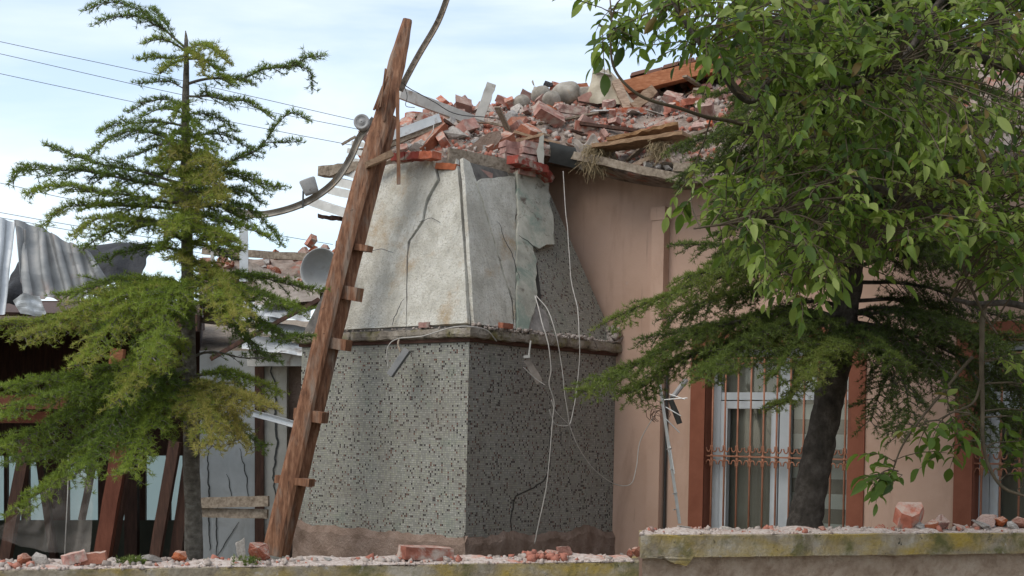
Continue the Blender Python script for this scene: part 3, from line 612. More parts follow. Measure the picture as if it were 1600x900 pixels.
for wi, (t0, t1, z0, z1) in enumerate(WIN):
    win = bpy.data.objects.new('window', None); COL.objects.link(win); win.parent = house; win.location = wp(t0, z0) - house.location
    bpy.context.view_layer.update()
    m = MB()
    for (a, c) in (((t0, z0), (t0, z1)), ((t0, z1), (t1, z1)), ((t1, z1), (t1, z0)), ((t1, z0), (t0, z0))):
        m.add([wp(*a, .012), wp(*c, .012), wp(*c, -RD), wp(*a, -RD)], [(0, 1, 2, 3)])
    m.build('reveal', M['surround'], win, fix=False)
    m = MB(); sw = .135
    m.box(wp(t0 - sw / 2, (z0 + z1) / 2, .006), ET * sw / 2, EN * .008, Vector((0, 0, (z1 - z0) / 2)))
    m.box(wp(t1 + sw / 2, (z0 + z1) / 2, .006), ET * sw / 2, EN * .008, Vector((0, 0, (z1 - z0) / 2)))
    m.box(wp((t0 + t1) / 2, z1 + sw / 2, .006), ET * ((t1 - t0) / 2 + sw), EN * .008, Vector((0, 0, sw / 2))); m.build('surround', M['surround'], win)
    # white pvc frame
    def fb(ta, za, tb, zb, wd, name, dep=-RD + .02, th=.035):
        m = MB(); a, c = wp(ta, za, dep), wp(tb, zb, dep); m.bar(a, c, wd, th * 2, up=EN); return m.build(name, M['pvc'], win)
    fr = MB(); ww = .055; tm = (t0 + t1) / 2 + .03; ztr = wz(1180, 618)
    def addb(ta, za, tb, zb, wd, dep, th): fr.bar(wp(ta, za, dep), wp(tb, zb, dep), th, wd, up=(EN.cross((wp(tb, zb) - wp(ta, za)).normalized())))
    addb(t0 + .04, z0, t0 + .04, z1, .075, -RD + .03, .06); addb(t1 - .03, z0, t1 - .03, z1, .06, -RD + .03, .06)
    addb(t0 + .08, z1 - .03, t1 - .06, z1 - .03, .06, -RD + .03, .058); addb(tm, z0, tm, z1 - .06, .085, -RD + .03, .056)
    addb(t0 + .08, ztr, tm - .045, ztr, .06, -RD + .03, .054); addb(tm + .045, ztr, t1 - .06, ztr, .06, -RD + .03, .054)
    fr.build('frame', M['pvc'], win)
    fr = MB()
    for (a_, c_) in ((t0 + .085, tm - .05),):
        addb(a_ + .03, z0, a_ + .03, ztr - .04, .06, -RD + .045, .05); addb(c_ - .03, z0, c_ - .03, ztr - .04, .06, -RD + .045, .05); addb(a_ + .062, ztr - .07, c_ - .062, ztr - .07, .06, -RD + .045, .048)
    fr.build('sash', M['pvc'], win)
    m = MB(); m.add([wp(t0, z0, -RD + .022), wp(t1, z0, -RD + .022), wp(t1, z1, -RD + .022), wp(t0, z1, -RD + .022)], [(0, 1, 2, 3)]); m.build('pane', M['glass'], win, fix=False)
    m = MB()   # folded sheer curtain on the left, banded roller blind on the right
    m.grid(lambda u, v: wp(t0 + .05 + u * (tm - t0 - .06), z0 + v * (z1 - z0), -RD - .05 + .005 * math.sin(u * 40 + 3 * math.sin(u * 9)) + .004 * math.sin(u * 23)), 90, 1)
    m.build('sheer_curtain', rough_mat('brown_curtain', [(.3, (.30, .27, .22, 1)), (.7, (.38, .35, .29, 1))], 4, .9, 0), win, fix=False)
    m = MB(); k = 0; z = z0
    while z < z1:
        h = .115; zz = min(z + h, z1)
        m.add([wp(tm + .02, z, -RD - .045), wp(t1, z, -RD - .045), wp(t1, zz, -RD - .045), wp(tm + .02, zz, -RD - .045)], [(0, 1, 2, 3)], k % 2); z = zz; k += 1
    m.build('banded_blind', [M['blind'], rough_mat('blind_dark', [(.3, (.24, .215, .18, 1)), (.7, (.30, .27, .22, 1))], 4, .9, 0)], win, fix=False)
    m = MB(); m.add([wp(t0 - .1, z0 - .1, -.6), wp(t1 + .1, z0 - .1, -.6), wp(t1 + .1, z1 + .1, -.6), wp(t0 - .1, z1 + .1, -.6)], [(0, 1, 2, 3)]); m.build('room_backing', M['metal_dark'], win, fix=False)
    # iron grille
    gr = bpy.data.objects.new('grille', None); COL.objects.link(gr); gr.parent = house; gr.location = win.location.copy(); bpy.context.view_layer.update()
    zr = wz(1180, 714); go = -.03
    nb = 11; tb_ = [t0 + .05 + (t1 - t0 - .09) * i / (nb - 1) for i in range(nb)]
    for i, t_ in enumerate(tb_):
        m = MB(); r_ = .008
        m.tube([wp(t_, z0 - .02, go), wp(t_, zr, go), wp(t_, z1 - .08, go)], r_, 7); 
        m.tube([wp(t_, zr - .05, go), wp(t_, zr - .045, go), wp(t_, zr - .015, go), wp(t_, zr - .01, go)], [.008, .012, .012, .008], 7)
        m.build('bar', M['iron'], gr, smooth=True)
    m = MB(); m.bar(wp(t0, zr, go), wp(t1, zr, go), .012, .016, up=EN); m.build('rail', M['iron'], gr)
    m = MB(); m.bar(wp(t0, z1 - .085, go), wp(t1, z1 - .085, go), .012, .016, up=EN); m.build('rail', M['iron'], gr)
    for i, t_ in enumerate(tb_):
        m = MB(); m.tube([wp(t_, zr - .012, go), wp(t_, zr + .012, go)], .013, 8)
        for sg in (-1, 1):
            for up in (-1, 1):
                pts = [wp(t_ + sg * .009, zr + up * .085, go + .006), wp(t_ + sg * .011, zr + up * .050, go + .006), wp(t_ + sg * .022, zr + up * .034, go + .006), wp(t_ + sg * .040, zr + up * .040, go + .006), wp(t_ + sg * .050, zr + up * .068, go + .006)]
                m.tube(spline(pts, 4), .0055, 5)
            pts = [wp(t_, z1 - .09, go), wp(t_ + sg * .02, z1 - .13, go), wp(t_ + sg * .05, z1 - .12, go)]
            m.tube(spline(pts, 4), .005, 5)
        m.build('scroll', M['iron'], gr, smooth=True)
# downpipe boxed in, painted pink
dp = thing('downpipe', wp(wt(1032), GZ, .04), 'square pink painted downpipe running down the house wall right of the tower', 'downpipe')
m = MB(); td = wt(1031, 450, .04); m.box(wp(td, (GZ + 3.55) / 2, .045), ET * .06, EN * .042, Vector((0, 0, (3.55 - GZ) / 2))); m.build('pipe', M['pink'], dp)
m = MB(); m.box(wp(td, 3.49, .046), ET * .068, EN * .048, Vector((0, 0, .05))); m.build('collar', M['pink'], dp)
m = MB(); m.tube([wp(td + .078, GZ, .02), wp(td + .077, 1.6, .02), wp(td + .076, 2.2, .02)], .011, 6); m.build('dark_conduit', M['metal_dark'], dp)

# ------------------------------------------------------------------ brick and rubble prototypes
def proto_brick(seed, full):
    r = random.Random(seed); bm = bmesh.new(); bmesh.ops.create_cube(bm, size=1)
    for v_ in bm.verts: v_.co = Vector((v_.co.x * .2, v_.co.y * .098, v_.co.z * .058))
    bmesh.ops.subdivide_edges(bm, edges=bm.edges[:], cuts=4, use_grid_fill=True)
    def cut(co_, no):
        gg = bm.verts[:] + bm.edges[:] + bm.faces[:]
        q = bmesh.ops.bisect_plane(bm, geom=gg, plane_co=co_, plane_no=no, clear_outer=True)
        ed = [e for e in q['geom_cut'] if isinstance(e, bmesh.types.BMEdge)]
        if ed:
            try: bmesh.ops.contextual_create(bm, geom=ed)
            except Exception: pass
    if not full:
        cut(Vector((r.uniform(-.03, .06), 0, 0)), Vector((1, r.uniform(-.7, .7), r.uniform(-.7, .7))).normalized())
    for k in range(r.choice((1, 2, 3))):
        n_ = Vector((r.choice((-1, 1)) * r.uniform(.5, 1), r.choice((-1, 1)) * r.uniform(.5, 1), r.uniform(-1, 1))).normalized()
        d = max(v_.co.dot(n_) for v_ in bm.verts) - r.uniform(.008, .03); cut(n_ * d, n_)
    for v_ in bm.verts:
        nn_ = noise.noise_vector(v_.co * 28 + Vector((seed * 7, 0, 0))); v_.co += nn_ * .0045 + noise.noise_vector(v_.co * 90 + Vector((0, seed, 0))) * .0015
    bmesh.ops.recalc_face_normals(bm, faces=bm.faces)
    c = sum((v_.co for v_ in bm.verts), Vector()) / len(bm.verts)
    for v_ in bm.verts: v_.co -= c
    me = bpy.data.meshes.new('brick'); bm.to_mesh(me); bm.free(); return me
def proto_lump(seed, n=26, flat=.7):
    r = random.Random(seed + 90); bm = bmesh.new()
    for i in range(n):
        v_ = Vector((r.gauss(0, 1), r.gauss(0, 1), r.gauss(0, 1))).normalized(); bm.verts.new(Vector((v_.x, v_.y * r.uniform(.7, 1), v_.z * flat)) * r.uniform(.8, 1) * .5)
    bmesh.ops.convex_hull(bm, input=bm.verts)
    bmesh.ops.delete(bm, geom=[v_ for v_ in bm.verts if not v_.link_faces], context='VERTS')
    bmesh.ops.triangulate(bm, faces=bm.faces); bmesh.ops.subdivide_edges(bm, edges=bm.edges[:], cuts=2)
    for v_ in bm.verts: v_.co += noise.noise_vector(v_.co * 5 + Vector((seed, 0, 0))) * .05 + noise.noise_vector(v_.co * 14) * .02
    bmesh.ops.recalc_face_normals(bm, faces=bm.faces)
    me = bpy.data.meshes.new('lump'); bm.to_mesh(me); bm.free(); return me
BR = []; LU = []
for i in range(14):
    me = proto_brick(i, i < 5); me.materials.append(M['brick'] if i % 3 else M['brick_clean']); BR.append(me)
for i in range(8):
    me = proto_lump(i, 14, .55); me.materials.append(M['mortar']); LU.append(me)
LUR = []
for i in range(5):
    me = proto_lump(i + 30, 18, .8); me.materials.append(M['brick'] if i % 2 else M['brick_clean']); LUR.append(me)
def put(me, name, loc, rot, scale, label, cat, group=None):
    o = bpy.data.objects.new(name, me); COL.objects.link(o); o.location = loc; o.rotation_euler = rot
    o.scale = (scale,) * 3 if not hasattr(scale, '__len__') else scale; return tag(o, label, cat, group)

# ------------------------------------------------------------------ collapsed roof
FRONT = [(575, 262, 12.2), (600, 254, 11.9), (640, 246, 11.75), (720, 246, 11.6), (800, 246, 11.7), (850, 232, 11.95), (880, 240, 11.95), (930, 250, 11.75), (980, 262, 11.5), (1070, 276, 11.2), (1200, 275, 10.9), (1400, 255, 10.3), (1700, 225, 9.6)]
REAR = [(575, 232, 14.2), (600, 205, 14.2), (640, 190, 14.2), (720, 186, 14.2), (780, 172, 14.2), (850, 152, 14.2), (900, 148, 14.2), (960, 146, 14.2), (1010, 144, 14.2), (1070, 136, 14.0), (1200, 112, 13.8), (1400, 84, 13.4), (1700, 50, 13)]
def heap(u, v):
    px = 575 + u * (1700 - 575); yf, Yf = interp(FRONT, px); yr, Yr = interp(REAR, px)
    a = P(px, yf, Yf); c = P(px, yr, Yr); p = a.lerp(c, v)
    hump = math.sin(math.pi * min(1, v * 1.0)) * .10
    n1 = noise.noise(Vector((p.x * 2.2, p.y * 2.2, 3))) * .10 + noise.noise(Vector((p.x * 6, p.y * 6, 8))) * .045
    p.z += (hump + n1) * min(1, v * 5 + .15); return p
m = MB(); m.grid(heap, 300, 60)
def under(u, v):
    p = heap(u, v); p.z = P(575 + u * 1125, interp(FRONT, 575 + u * 1125)[0], interp(FRONT, 575 + u * 1125)[1]).z - .05 + v * .05; return p
m.grid(under, 40, 6)
m.grid(lambda u, v: heap(u, 0).lerp(under(u, 0), v), 100, 1); m.grid(lambda u, v: heap(u, 1).lerp(under(u, 1), v), 60, 1); m.grid(lambda u, v: heap(0, u).lerp(under(0, u), v), 30, 1)
hp = m.build('roof_rubble', M['dust'], fix=False); tag(hp, 'mound of crushed mortar and brick dust covering the collapsed roof', 'rubble', kind='stuff')
def heap_n(u, v):
    e = .01; return (heap(min(u + e, 1), v) - heap(u - e, v)).cross(heap(u, min(v + e, 1)) - heap(u, max(v - e, 0))).normalized()
cs = {'r': [], 'g': []}; sz = {'r': [], 'g': []}
for i in range(7000):
    u = random.random() ** 1.4 * .75; v = random.random() ** .9; p = heap(u, v); k = 'r' if random.random() < .42 else 'g'
    s_ = .005 + random.random() ** 3 * .022; cs[k].append(tuple(p + Vector((0, 0, s_ * .5)))); sz[k].append(s_)
for k, nm, mt in (('r', 'brick_chips', 'chip_red'), ('g', 'mortar_chips', 'chip_grey')):
    v, f = cubes_mesh(cs[k], sz[k], 7 if k == 'r' else 8)
    tag(raw_mesh(nm, v, f, M[mt]), ('red brick chips' if k == 'r' else 'grey mortar chips') + ' scattered over the collapsed roof', 'rubble', kind='stuff')
r_ = random.Random(4)
for i in range(185):
    u = (r_.random() ** 1.25) * .62; v = r_.random() ** .85
    px = 575 + u * 1125
    if px > 1000 and v < .35 and r_.random() < .7: v = r_.uniform(.35, 1)
    p = heap(u, v); s_ = r_.choice((.6, .8, 1.05, 1.3, 1.5)) * r_.uniform(.85, 1.15)
    o = put(r_.choice(BR + BR[5:]), 'brick', p + Vector((0, 0, .03 + .06 * r_.random() ** 2)), (r_.gauss(0, .5), r_.gauss(0, .45), r_.uniform(0, 6.28)), s_,
            'broken red brick lying loose in the rubble heap on the collapsed roof', 'brick', 'loose bricks in the roof rubble')
for i in range(60):
    u = (r_.random() ** 1.1) * .62; v = r_.random(); p = heap(u, v)
    put(r_.choice(LU), 'mortar_lump', p + Vector((0, 0, .02)), (r_.uniform(0, 6), r_.uniform(0, 6), r_.uniform(0, 6)), r_.choice((.09, .14, .2, .27)),
        'rough grey lump of mortar lying in the rubble heap on the collapsed roof', 'mortar lump', 'mortar lumps in the roof rubble')
    if u > .26: o_ = COL.objects[-1]; q_ = o_.scale[0]; o_.scale = (q_ * 1.5, q_ * 1.1, q_ * .3); o_.rotation_euler = (r_.gauss(.15, .2), r_.gauss(0, .2), r_.uniform(0, 6))
def heap_label(o, noun, big, small):
    d = o.location - CAMP; px = 800 + F * (d.x / d.y) + 6; py = 681 + .021 * (px - 800) - F * d.z / d.y
    area = ('behind the white fascia board' if px < 700 else 'above the red rims' if px < 800 else 'below the clay jars' if px < 925 else 'below the orange beam' if px < 1070 else 'behind the walnut leaves')
    f_ = interp(FRONT, px)[0]; r_ = interp(REAR, px)[0]; t = (f_ - py) / (f_ - r_)
    row = 'by the eave edge' if t < .33 else 'mid heap' if t < .7 else 'high on the heap'
    sz = small if o.scale[0] < (.88 if noun.endswith('brick') else .11) else big
    o['label'] = '%s %s %s, %s' % (sz, noun, row, area)
for o in list(COL.objects):
    if o.get('group') == 'loose bricks in the roof rubble':
        i_ = BR.index(o.data); heap_label(o, ('orange red ' if i_ % 3 == 0 else 'dusty pink ') + ('whole' if i_ < 5 else 'broken') + ' brick', 'larger', 'smaller')
    elif o.get('group') == 'mortar lumps in the roof rubble': heap_label(o, 'grey mortar lump', 'larger', 'smaller')
for i in range(30):
    u, v = r_.random() * .62, r_.uniform(.05, .95); p = heap(u, v) + Vector((0, 0, .05)); a_ = r_.gauss(0, .9); d = Vector((math.cos(a_), .5 * math.sin(a_), r_.gauss(0, .28))).normalized() * r_.uniform(.08, .3)
    m = MB(); m.bar(p - d, p + d, r_.uniform(.02, .055), r_.uniform(.012, .025), jit=.003, seg=4)
    px_ = 575 + u * 1125
    tag(m.build('wood_splinter', M[('wood_grey', 'wood_tan', 'wood_grey', 'wood_dark')[i % 4]]), ('weathered grey', 'split tan', 'weathered grey', 'dark brown')[i % 4] + ' piece of lath lying ' + ('high' if v > .5 else 'low') + ' in the roof rubble ' + ('behind the white fascia board' if px_ < 700 else 'above the red rims' if px_ < 830 else 'below the clay jars' if px_ < 950 else 'left of the walnut leaves' if px_ < 1080 else 'behind the walnut leaves'), 'lath', 'laths in the roof rubble')
# named big pieces seen on the heap
def brick_at(px, py, Y, rot, scale, label, me=None, cat='brick', name='brick', group=None):
    return put(me or BR[0], name, P(px, py, Y), rot, scale, label, cat, group)
brick_at(915, 200, 12.3, (.1, .15, .1), (1.0, 1.1, 1.5), 'large square pink brick with a dusty top right of the tower rim', BR[1])
brick_at(975, 175, 12.9, (.1, -.08, .15), (1.9, 1.3, 1.1), 'longest pink slab of joined bricks below the pale cloth bundle', BR[2])
brick_at(778, 225, 11.9, (.35, -.55, .5), (1.4, 1.2, 1.5), 'tilted long pink brick just behind the tower brick pier', BR[3])
brick_at(858, 180, 12.4, (.9, .3, .6), (1.4, 1.2, 1.6), 'upended brick with white mortar face in the middle of the heap', BR[4])
brick_at(895, 172, 12.6, (.15, .15, -.1), (1.3, 1.2, 1.2), 'chunky brick lying flat behind the square pink brick', BR[2])
brick_at(712, 208, 12.1, (0, 0, 0), .3, 'pale grey concrete chunk left of the tan board above the tower', LU[2], 'concrete chunk', 'concrete_chunk')
brick_at(680, 205, 12.2, (1, 0, 2), .26, 'brownish concrete chunk beside the end of the white fascia', LU[3], 'concrete chunk', 'concrete_chunk')
brick_at(1037, 170, 13.0, (.5, 0, 2), .28, 'pale stone wedged under the orange roof beam', LU[4], 'stone', 'stone')
# cornice bricks
brick_at(664, 508, 10.76, (0, 0, math.atan2(EA.y, EA.x)), (.48, .4, .7), 'small red brick stub sitting on the left side of the mossy cornice', BR[1])
brick_at(790, 509, 10.72, (0.1, 0, math.atan2(EB.y, EB.x)), (.6, .5, .7), 'thin red brick piece sitting on the right side of the tower cornice', BR[3])

# brown cavity tile sheet among the rubble (curved rusty pan)
m = MB(); m.slab([(730, 236), (742, 222), (765, 206), (782, 204), (784, 215), (768, 236), (752, 240)], lambda x, y: P(x, y, 11.85 - (x - 730) * .001), lambda x, y: P(x, y, 11.9), step=8, jit=.6)
tag(m.build('clay_pan', M['mortar_brown']), 'smooth brown clay panel leaning in the rubble behind the tower rim', 'panel')
# boards
def plank(name, a, c, wd, th, mat, label, cat='board', up=Vector((0, 0, 1)), seg=8, jit=.002, group=None):
    m = MB(); m.bar(a, c, wd, th, up=up, jit=jit, seg=seg); return tag(m.build(name, M[mat]), label, cat, group)
plank('plank', P(625, 145, 12.4), P(748, 192, 12.9), .03, .10, 'board_pale', 'pale dusty plank sloping from the ladder head down into the rubble')
plank('plank', P(768, 131, 12.7), P(748, 187, 12.7), .085, .022, 'board_pale', 'short pale board sticking upright out of the rubble', up=Vector((0, 1, 0)))
fs_ = thing('fascia_board', P(640, 200, 12.0), 'white tin faced fascia board slanting behind the ladder', 'fascia')
m = MB(); m.bar(P(585, 222, 12.0), P(688, 184, 12.0), .02, .075, seg=6, jit=.0015); m.build('tin_face', M['tin_white'], fs_)
m = MB(); m.bar(P(585, 236, 12.03), P(690, 193, 12.03), .05, .05, seg=6, jit=.002); m.build('timber_backing', M['wood_grey'], fs_)
# white soffit boards hanging at the left end of the roof
sl = [(548, 236, 600, 246, 8), (546, 251, 600, 258, 9), (540, 268, 592, 282, 12), (528, 284, 585, 298, 13), (520, 298, 570, 309, 12), (490, 316, 560, 340, 13), (555, 224, 600, 232, 7)]
labs = ['second highest white soffit board hanging behind the ladder', 'third white soffit board from the top behind the ladder', 'wide white soffit board beside the dark broken log end', 'white soffit board just under the dark broken log end',
        'white soffit board with dark knot hole below the log end', 'lowest and longest white soffit board pointing left towards the sky', 'topmost narrow white soffit board behind the ladder']
for (x0, y0, x1, y1, t_), lb in zip(sl, labs):
    plank('soffit_board', P(x0, y0, 12.45), P(x1, y1, 12.1), .05 + t_ * .004, t_ / F * 12.3 * 1.0, 'board_white', lb, group='white soffit boards at the roof end', seg=5)
plank('log_end', P(502, 268, 12.5), P(565, 262, 12.3), .09, .085, 'wood_grey', 'broken brown log end poking out left of the ladder', 'log', jit=.008)
plank('wood_scrap', P(500, 338, 12.5), P(535, 342, 12.4), .08, .03, 'wood_dark', 'small dark wood scrap below the white soffit boards', 'wood scrap', jit=.005)
plank('wood_scrap', P(534, 226, 12.3), P(556, 213, 12.3), .02, .02, 'wood_grey', 'thin grey stick end left of the bent gutter top', 'wood scrap', jit=.001)
# eave timbers right of the tower
plank('eave_beam', P(862, 236, 11.75), P(1076, 281, 11.05), .07, .065, 'wood_grey', 'long weathered eave beam sagging over the pink wall', 'beam', seg=14, jit=.003)
plank('eave_plank', P(935, 232, 11.55), P(1075, 212, 11.2), .26, .03, 'wood_tan', 'wide tan roof plank poking out above the eave beam', seg=12, jit=.004)
plank('eave_plank', P(950, 221, 11.7), P(1060, 196, 11.6), .2, .025, 'wood_tan', 'split tan plank lying uppermost on the eave', seg=12, jit=.006)
plank('eave_plank', P(985, 262, 11.35), P(1050, 232, 11.3), .05, .035, 'wood_tan', 'short crooked tan brace between eave beam and roof plank', seg=6, jit=.008)
plank('eave_beam', P(1055, 262, 11.1), P(1190, 262, 10.7), .07, .07, 'wood_grey', 'dark ended eave beam disappearing behind the cedar foliage', 'beam', seg=10, jit=.003)
m = MB()
def curl(u, v):
    a = -.3 + v * 2.0; c = P(857 + u * 42, 222 + u * 10, 11.62); return c + Vector((0, -.03, 0)) * math.cos(a * 1.2) + Vector((.02 * math.sin(v * 3), 0, -.16 * v))
m.grid(curl, 12, 8); m.grid(lambda u, v: curl(u, v) + Vector((0, .006, 0)), 12, 8)
tag(m.build('bent_gutter_sheet', M['metal_dark'], smooth=True, fix=False), 'dark bent metal sheet curled beside the tower rim', 'metal sheet')
# grey cloth / felt draped over the eave
m = MB()
def drape(u, v):
    px = 893 + u * 62; c = P(px, 218 + 4 * math.sin(u * 9), 11.7); q = noise.noise(Vector((u * 4, v * 4, 2)))
    return c + Vector((v * .05, -.07 * v - .03 * q, -.22 * v * (1 - .35 * u) + .035 * q + .03 * math.sin(u * 14 + v * 3)))
m.grid(drape, 36, 20); m.grid(lambda u, v: drape(u, v) + Vector((0, .008, -.002)), 36, 20)
tag(m.build('roofing_felt', M['cloth'], smooth=True, fix=False), 'crumpled grey roofing felt draped over the eave beside the tower', 'roofing felt')
# straw tufts hanging at the eave
def straw(px, py, Y, n, ln, sp, label):
    m = MB(); c = P(px, py, Y)
    for i in range(n):
        a = c + Vector((random.gauss(0, sp), random.gauss(0, .04), random.uniform(-.02, .05))); d = Vector((random.gauss(0, .25), random.gauss(0, .25), -1)).normalized()
        l = ln * random.uniform(.25, 1); m.tube([a, a + d * l * .5 + Vector((random.gauss(0, .015), 0, 0)), a + d * l + Vector((random.gauss(0, .03), random.gauss(0, .02), 0))], [.003, .0025, .001], 3)
    for i in range(n // 2):
        a = c + Vector((random.gauss(0, sp), random.gauss(0, .04), random.uniform(-.06, .05))); d = Vector((random.gauss(0, 1), random.gauss(0, 1), random.gauss(0, .6))).normalized()
        m.tube([a - d * .04, a + Vector((random.gauss(0, .02), 0, random.gauss(0, .02))), a + d * .05], .0022, 3)
    tag(m.build('straw', M['straw'], fix=False), label, 'straw', kind='stuff')
straw(932, 238, 11.55, 320, .24, .045, 'dry straw nest hanging ragged from the eave beam')
straw(1031, 232, 11.25, 160, .16, .035, 'small straw tuft caught between the roof planks')
for (px, py, s_, lb) in ((1012, 258, .11, 'round brown stone trapped under the eave plank'), (1028, 261, .07, 'smaller dark stone trapped beside the round brown one'), (1042, 262, .09, 'knobbly stone at the end of the trapped row')):
    brick_at(px, py, 11.25, (.3, .2, px), s_, lb, LU[1], 'stone', 'stone')
# clay jars
def jar(px, py, rpx, Y, label, ln=1.0, ax=(0, -1, .1), squash=1.0, nm='clay_jar'):
    r = rpx / F * Y; ax = Vector(ax).normalized(); c = P(px, py, Y); k = []
    for i in range(13):
        t = i / 12; k.append(((t - .5) * 2 * r * ln, max(r * math.sin(math.pi * (.04 + .92 * t)) ** .6, .1 * r)))
    ax = Vector((ax.x, abs(ax.y), ax.z)); k = [(k[0][0], 0)] + k + [(k[-1][0], 0)]; m = MB(); m.lathe(c, ax, k, 22); m.v = [tuple(Vector(q) + noise.noise_vector(Vector(q) * 9) * r * .16 + Vector((0, 0, (Vector(q) - c).z * -.12))) for q in m.v]
    j = thing(nm, c - Vector((0, 0, r)), label, 'clay jar'); m.build('body', M['pot'], j, smooth=True)
    m = MB(); m.lathe(c + ax * r * ln, ax, [(-.05 * r, .3 * r), (.02 * r, .48 * r), (.12 * r, .5 * r), (.14 * r, .38 * r), (0, .3 * r)], 18); m.build('rim', M['pot'], j, smooth=True); return j
jar(815, 160, 13, 13.3, 'small pale clay jar, leftmost of those on the ridge of rubble')
jar(846, 149, 17, 13.4, 'cracked clay jar lying second from the left on the rubble ridge', ax=(-.5, -1, 0))
jar(862, 155, 15, 13.2, 'half buried clay jar in front between its two bigger neighbours', ax=(.3, -1, .1))
jar(885, 147, 23, 13.4, 'biggest round grey clay jar on the rubble ridge', 1.1, (-.6, -1, .1))
jar(917, 150, 17, 13.4, 'long neck shaped clay jar lying against the cloth bundle', 1.7, (-1, -.2, .05))
for (px, py, s_, lb, sc) in ((856, 133, .14, 'dark blue grey tile shard perched on the jars', (1.2, 1, .7)), (836, 141, .12, 'brown curved shard at the left back of the jars', (.7, .8, 1.3)), (879, 134, .1, 'small dark pointed shard above the biggest jar', (1.1, .7, .7)), (833, 130, .08, 'thin grey shard standing upright behind the jars', (.35, .4, 1.8))):
    put(LU[5] if px != 836 else LU[6], 'tile_shard', P(px, py, 13.6), (.2, .3, px), tuple(s_ * q for q in sc), lb, 'tile shard').data = (lambda me: me)(LU[5].copy())
    bpy.context.scene.collection.objects[-1].data.materials[0] = M['slate'] if px in (856, 879) else M['pot']
# pale cloth bundle
m = MB()
def bundle(u, v):
    a = u * 2 * math.pi; h = v; c = P(958, 168, 13.2); r = (.26 - .19 * h) * (1 + .18 * noise.noise(Vector((math.cos(a) * 1.5, math.sin(a) * 1.5, h * 2))) + .1 * noise.noise(Vector((math.cos(a) * 5, math.sin(a) * 5, h * 3))))
    return c + Vector((math.cos(a) * r - h * .12, math.sin(a) * r * .6, h * .36 * (1 + .35 * noise.noise(Vector((math.cos(a), math.sin(a), 9)))) + .02 * noise.noise(Vector((a * 3, h * 6, 1)))))
m.grid(bundle, 48, 20); m.add([bundle(i / 24, 1) for i in range(24)], [tuple(range(24))])
tag(m.build('cloth_bundle', rough_mat('pale_cloth', [(.3, (.26, .22, .16, 1)), (.5, (.38, .33, .25, 1)), (.7, (.50, .45, .36, 1))], 6, .95, .6, 40), smooth=True, fix=False), 'big pale slumped sack on the ridge between the jars and the orange beam', 'sack')
brick_at(938, 117, 13.2, (.1, .1, .3), (.36, .3, .1), 'flat grey stone slab balanced on top of the sack', LU[0], 'stone', 'flat_stone')
plank('post_stub', P(982, 172, 13.0), P(962, 128, 13.1), .08, .08, 'wood_tan', 'stubby tan post leaning against the sack', 'post', up=Vector((0, 1, 0)), jit=.004)
plank('post_stub', P(990, 168, 12.9), P(1022, 140, 12.9), .09, .08, 'wood_tan', 'short thick tan stub under the orange beam', 'post', up=Vector((0, 1, 0)), jit=.006)
# orange beam with the remaining roof above it
plank('roof_beam', P(962, 142, 13.5), P(1200, 82, 13.0), .12, .13, 'wood_orange', 'long orange brown roof beam left standing above the heap', 'beam', seg=10, jit=.002)
rr = thing('roof_remnant', P(1150, 90, 14), 'standing remnant of dark tiled roof resting on the orange beam', 'roof')
m = MB(); a0, a1 = P(985, 128, 13.55), P(1700, -60, 12.2); bk = Vector((.3, 3.0, .55))
m.add([a0, a1, a1 + bk, a0 + bk], [(0, 1, 2, 3)]); m.add([a0 + Vector((0, 0, -.03)), a1 + Vector((0, 0, -.03)), a1 + bk + Vector((0, 0, -.03)), a0 + bk + Vector((0, 0, -.03))], [(3, 2, 1, 0)])
m.build('decking', M['wood_dark'], rr, fix=False)
m = MB(); nt_ = 26
for i in range(nt_):
    for j in range(6):
        c = a0.lerp(a1, (i + .5) / nt_) + bk * ((j + .2) / 7) + Vector((0, 0, .035)); d = (a1 - a0).normalized(); bb = bk.normalized()
        m.box(c + Vector((0, 0, random.uniform(0, .03))), d * .075, bb * .2, Vector((random.uniform(-.01, .01), 0, .018)))
m.build('tiles', rough_mat('old_tiles', [(.3, (.08, .045, .035, 1)), (.7, (.19, .10, .075, 1))], 6, .9, .4, 40), rr)
m = MB(); m.slab([(990, 150), (1160, 106), (1160, 160), (1010, 162)], lambda x, y: P(x, y, 13.9), lambda x, y: P(x, y, 14.0)); m.build('void_shade_panel', M['wood_dark'], rr)  # dark panel painting in the shade of the void below the beam
r_ = random.Random(9)
for i in range(24):
    px = r_.uniform(1010, 1060); 
    put(r_.choice(LUR if i % 2 else LU), 'roof_scrap', P(px, 128 - (px - 1010) * .25 - r_.uniform(0, 6), 13.6 + r_.random() * .3), (r_.random() * 6, r_.random() * 6, 0), r_.uniform(.04, .1), 'small scrap of tile or mortar perched on the roof remnant', 'tile scrap', 'scraps on the roof remnant')

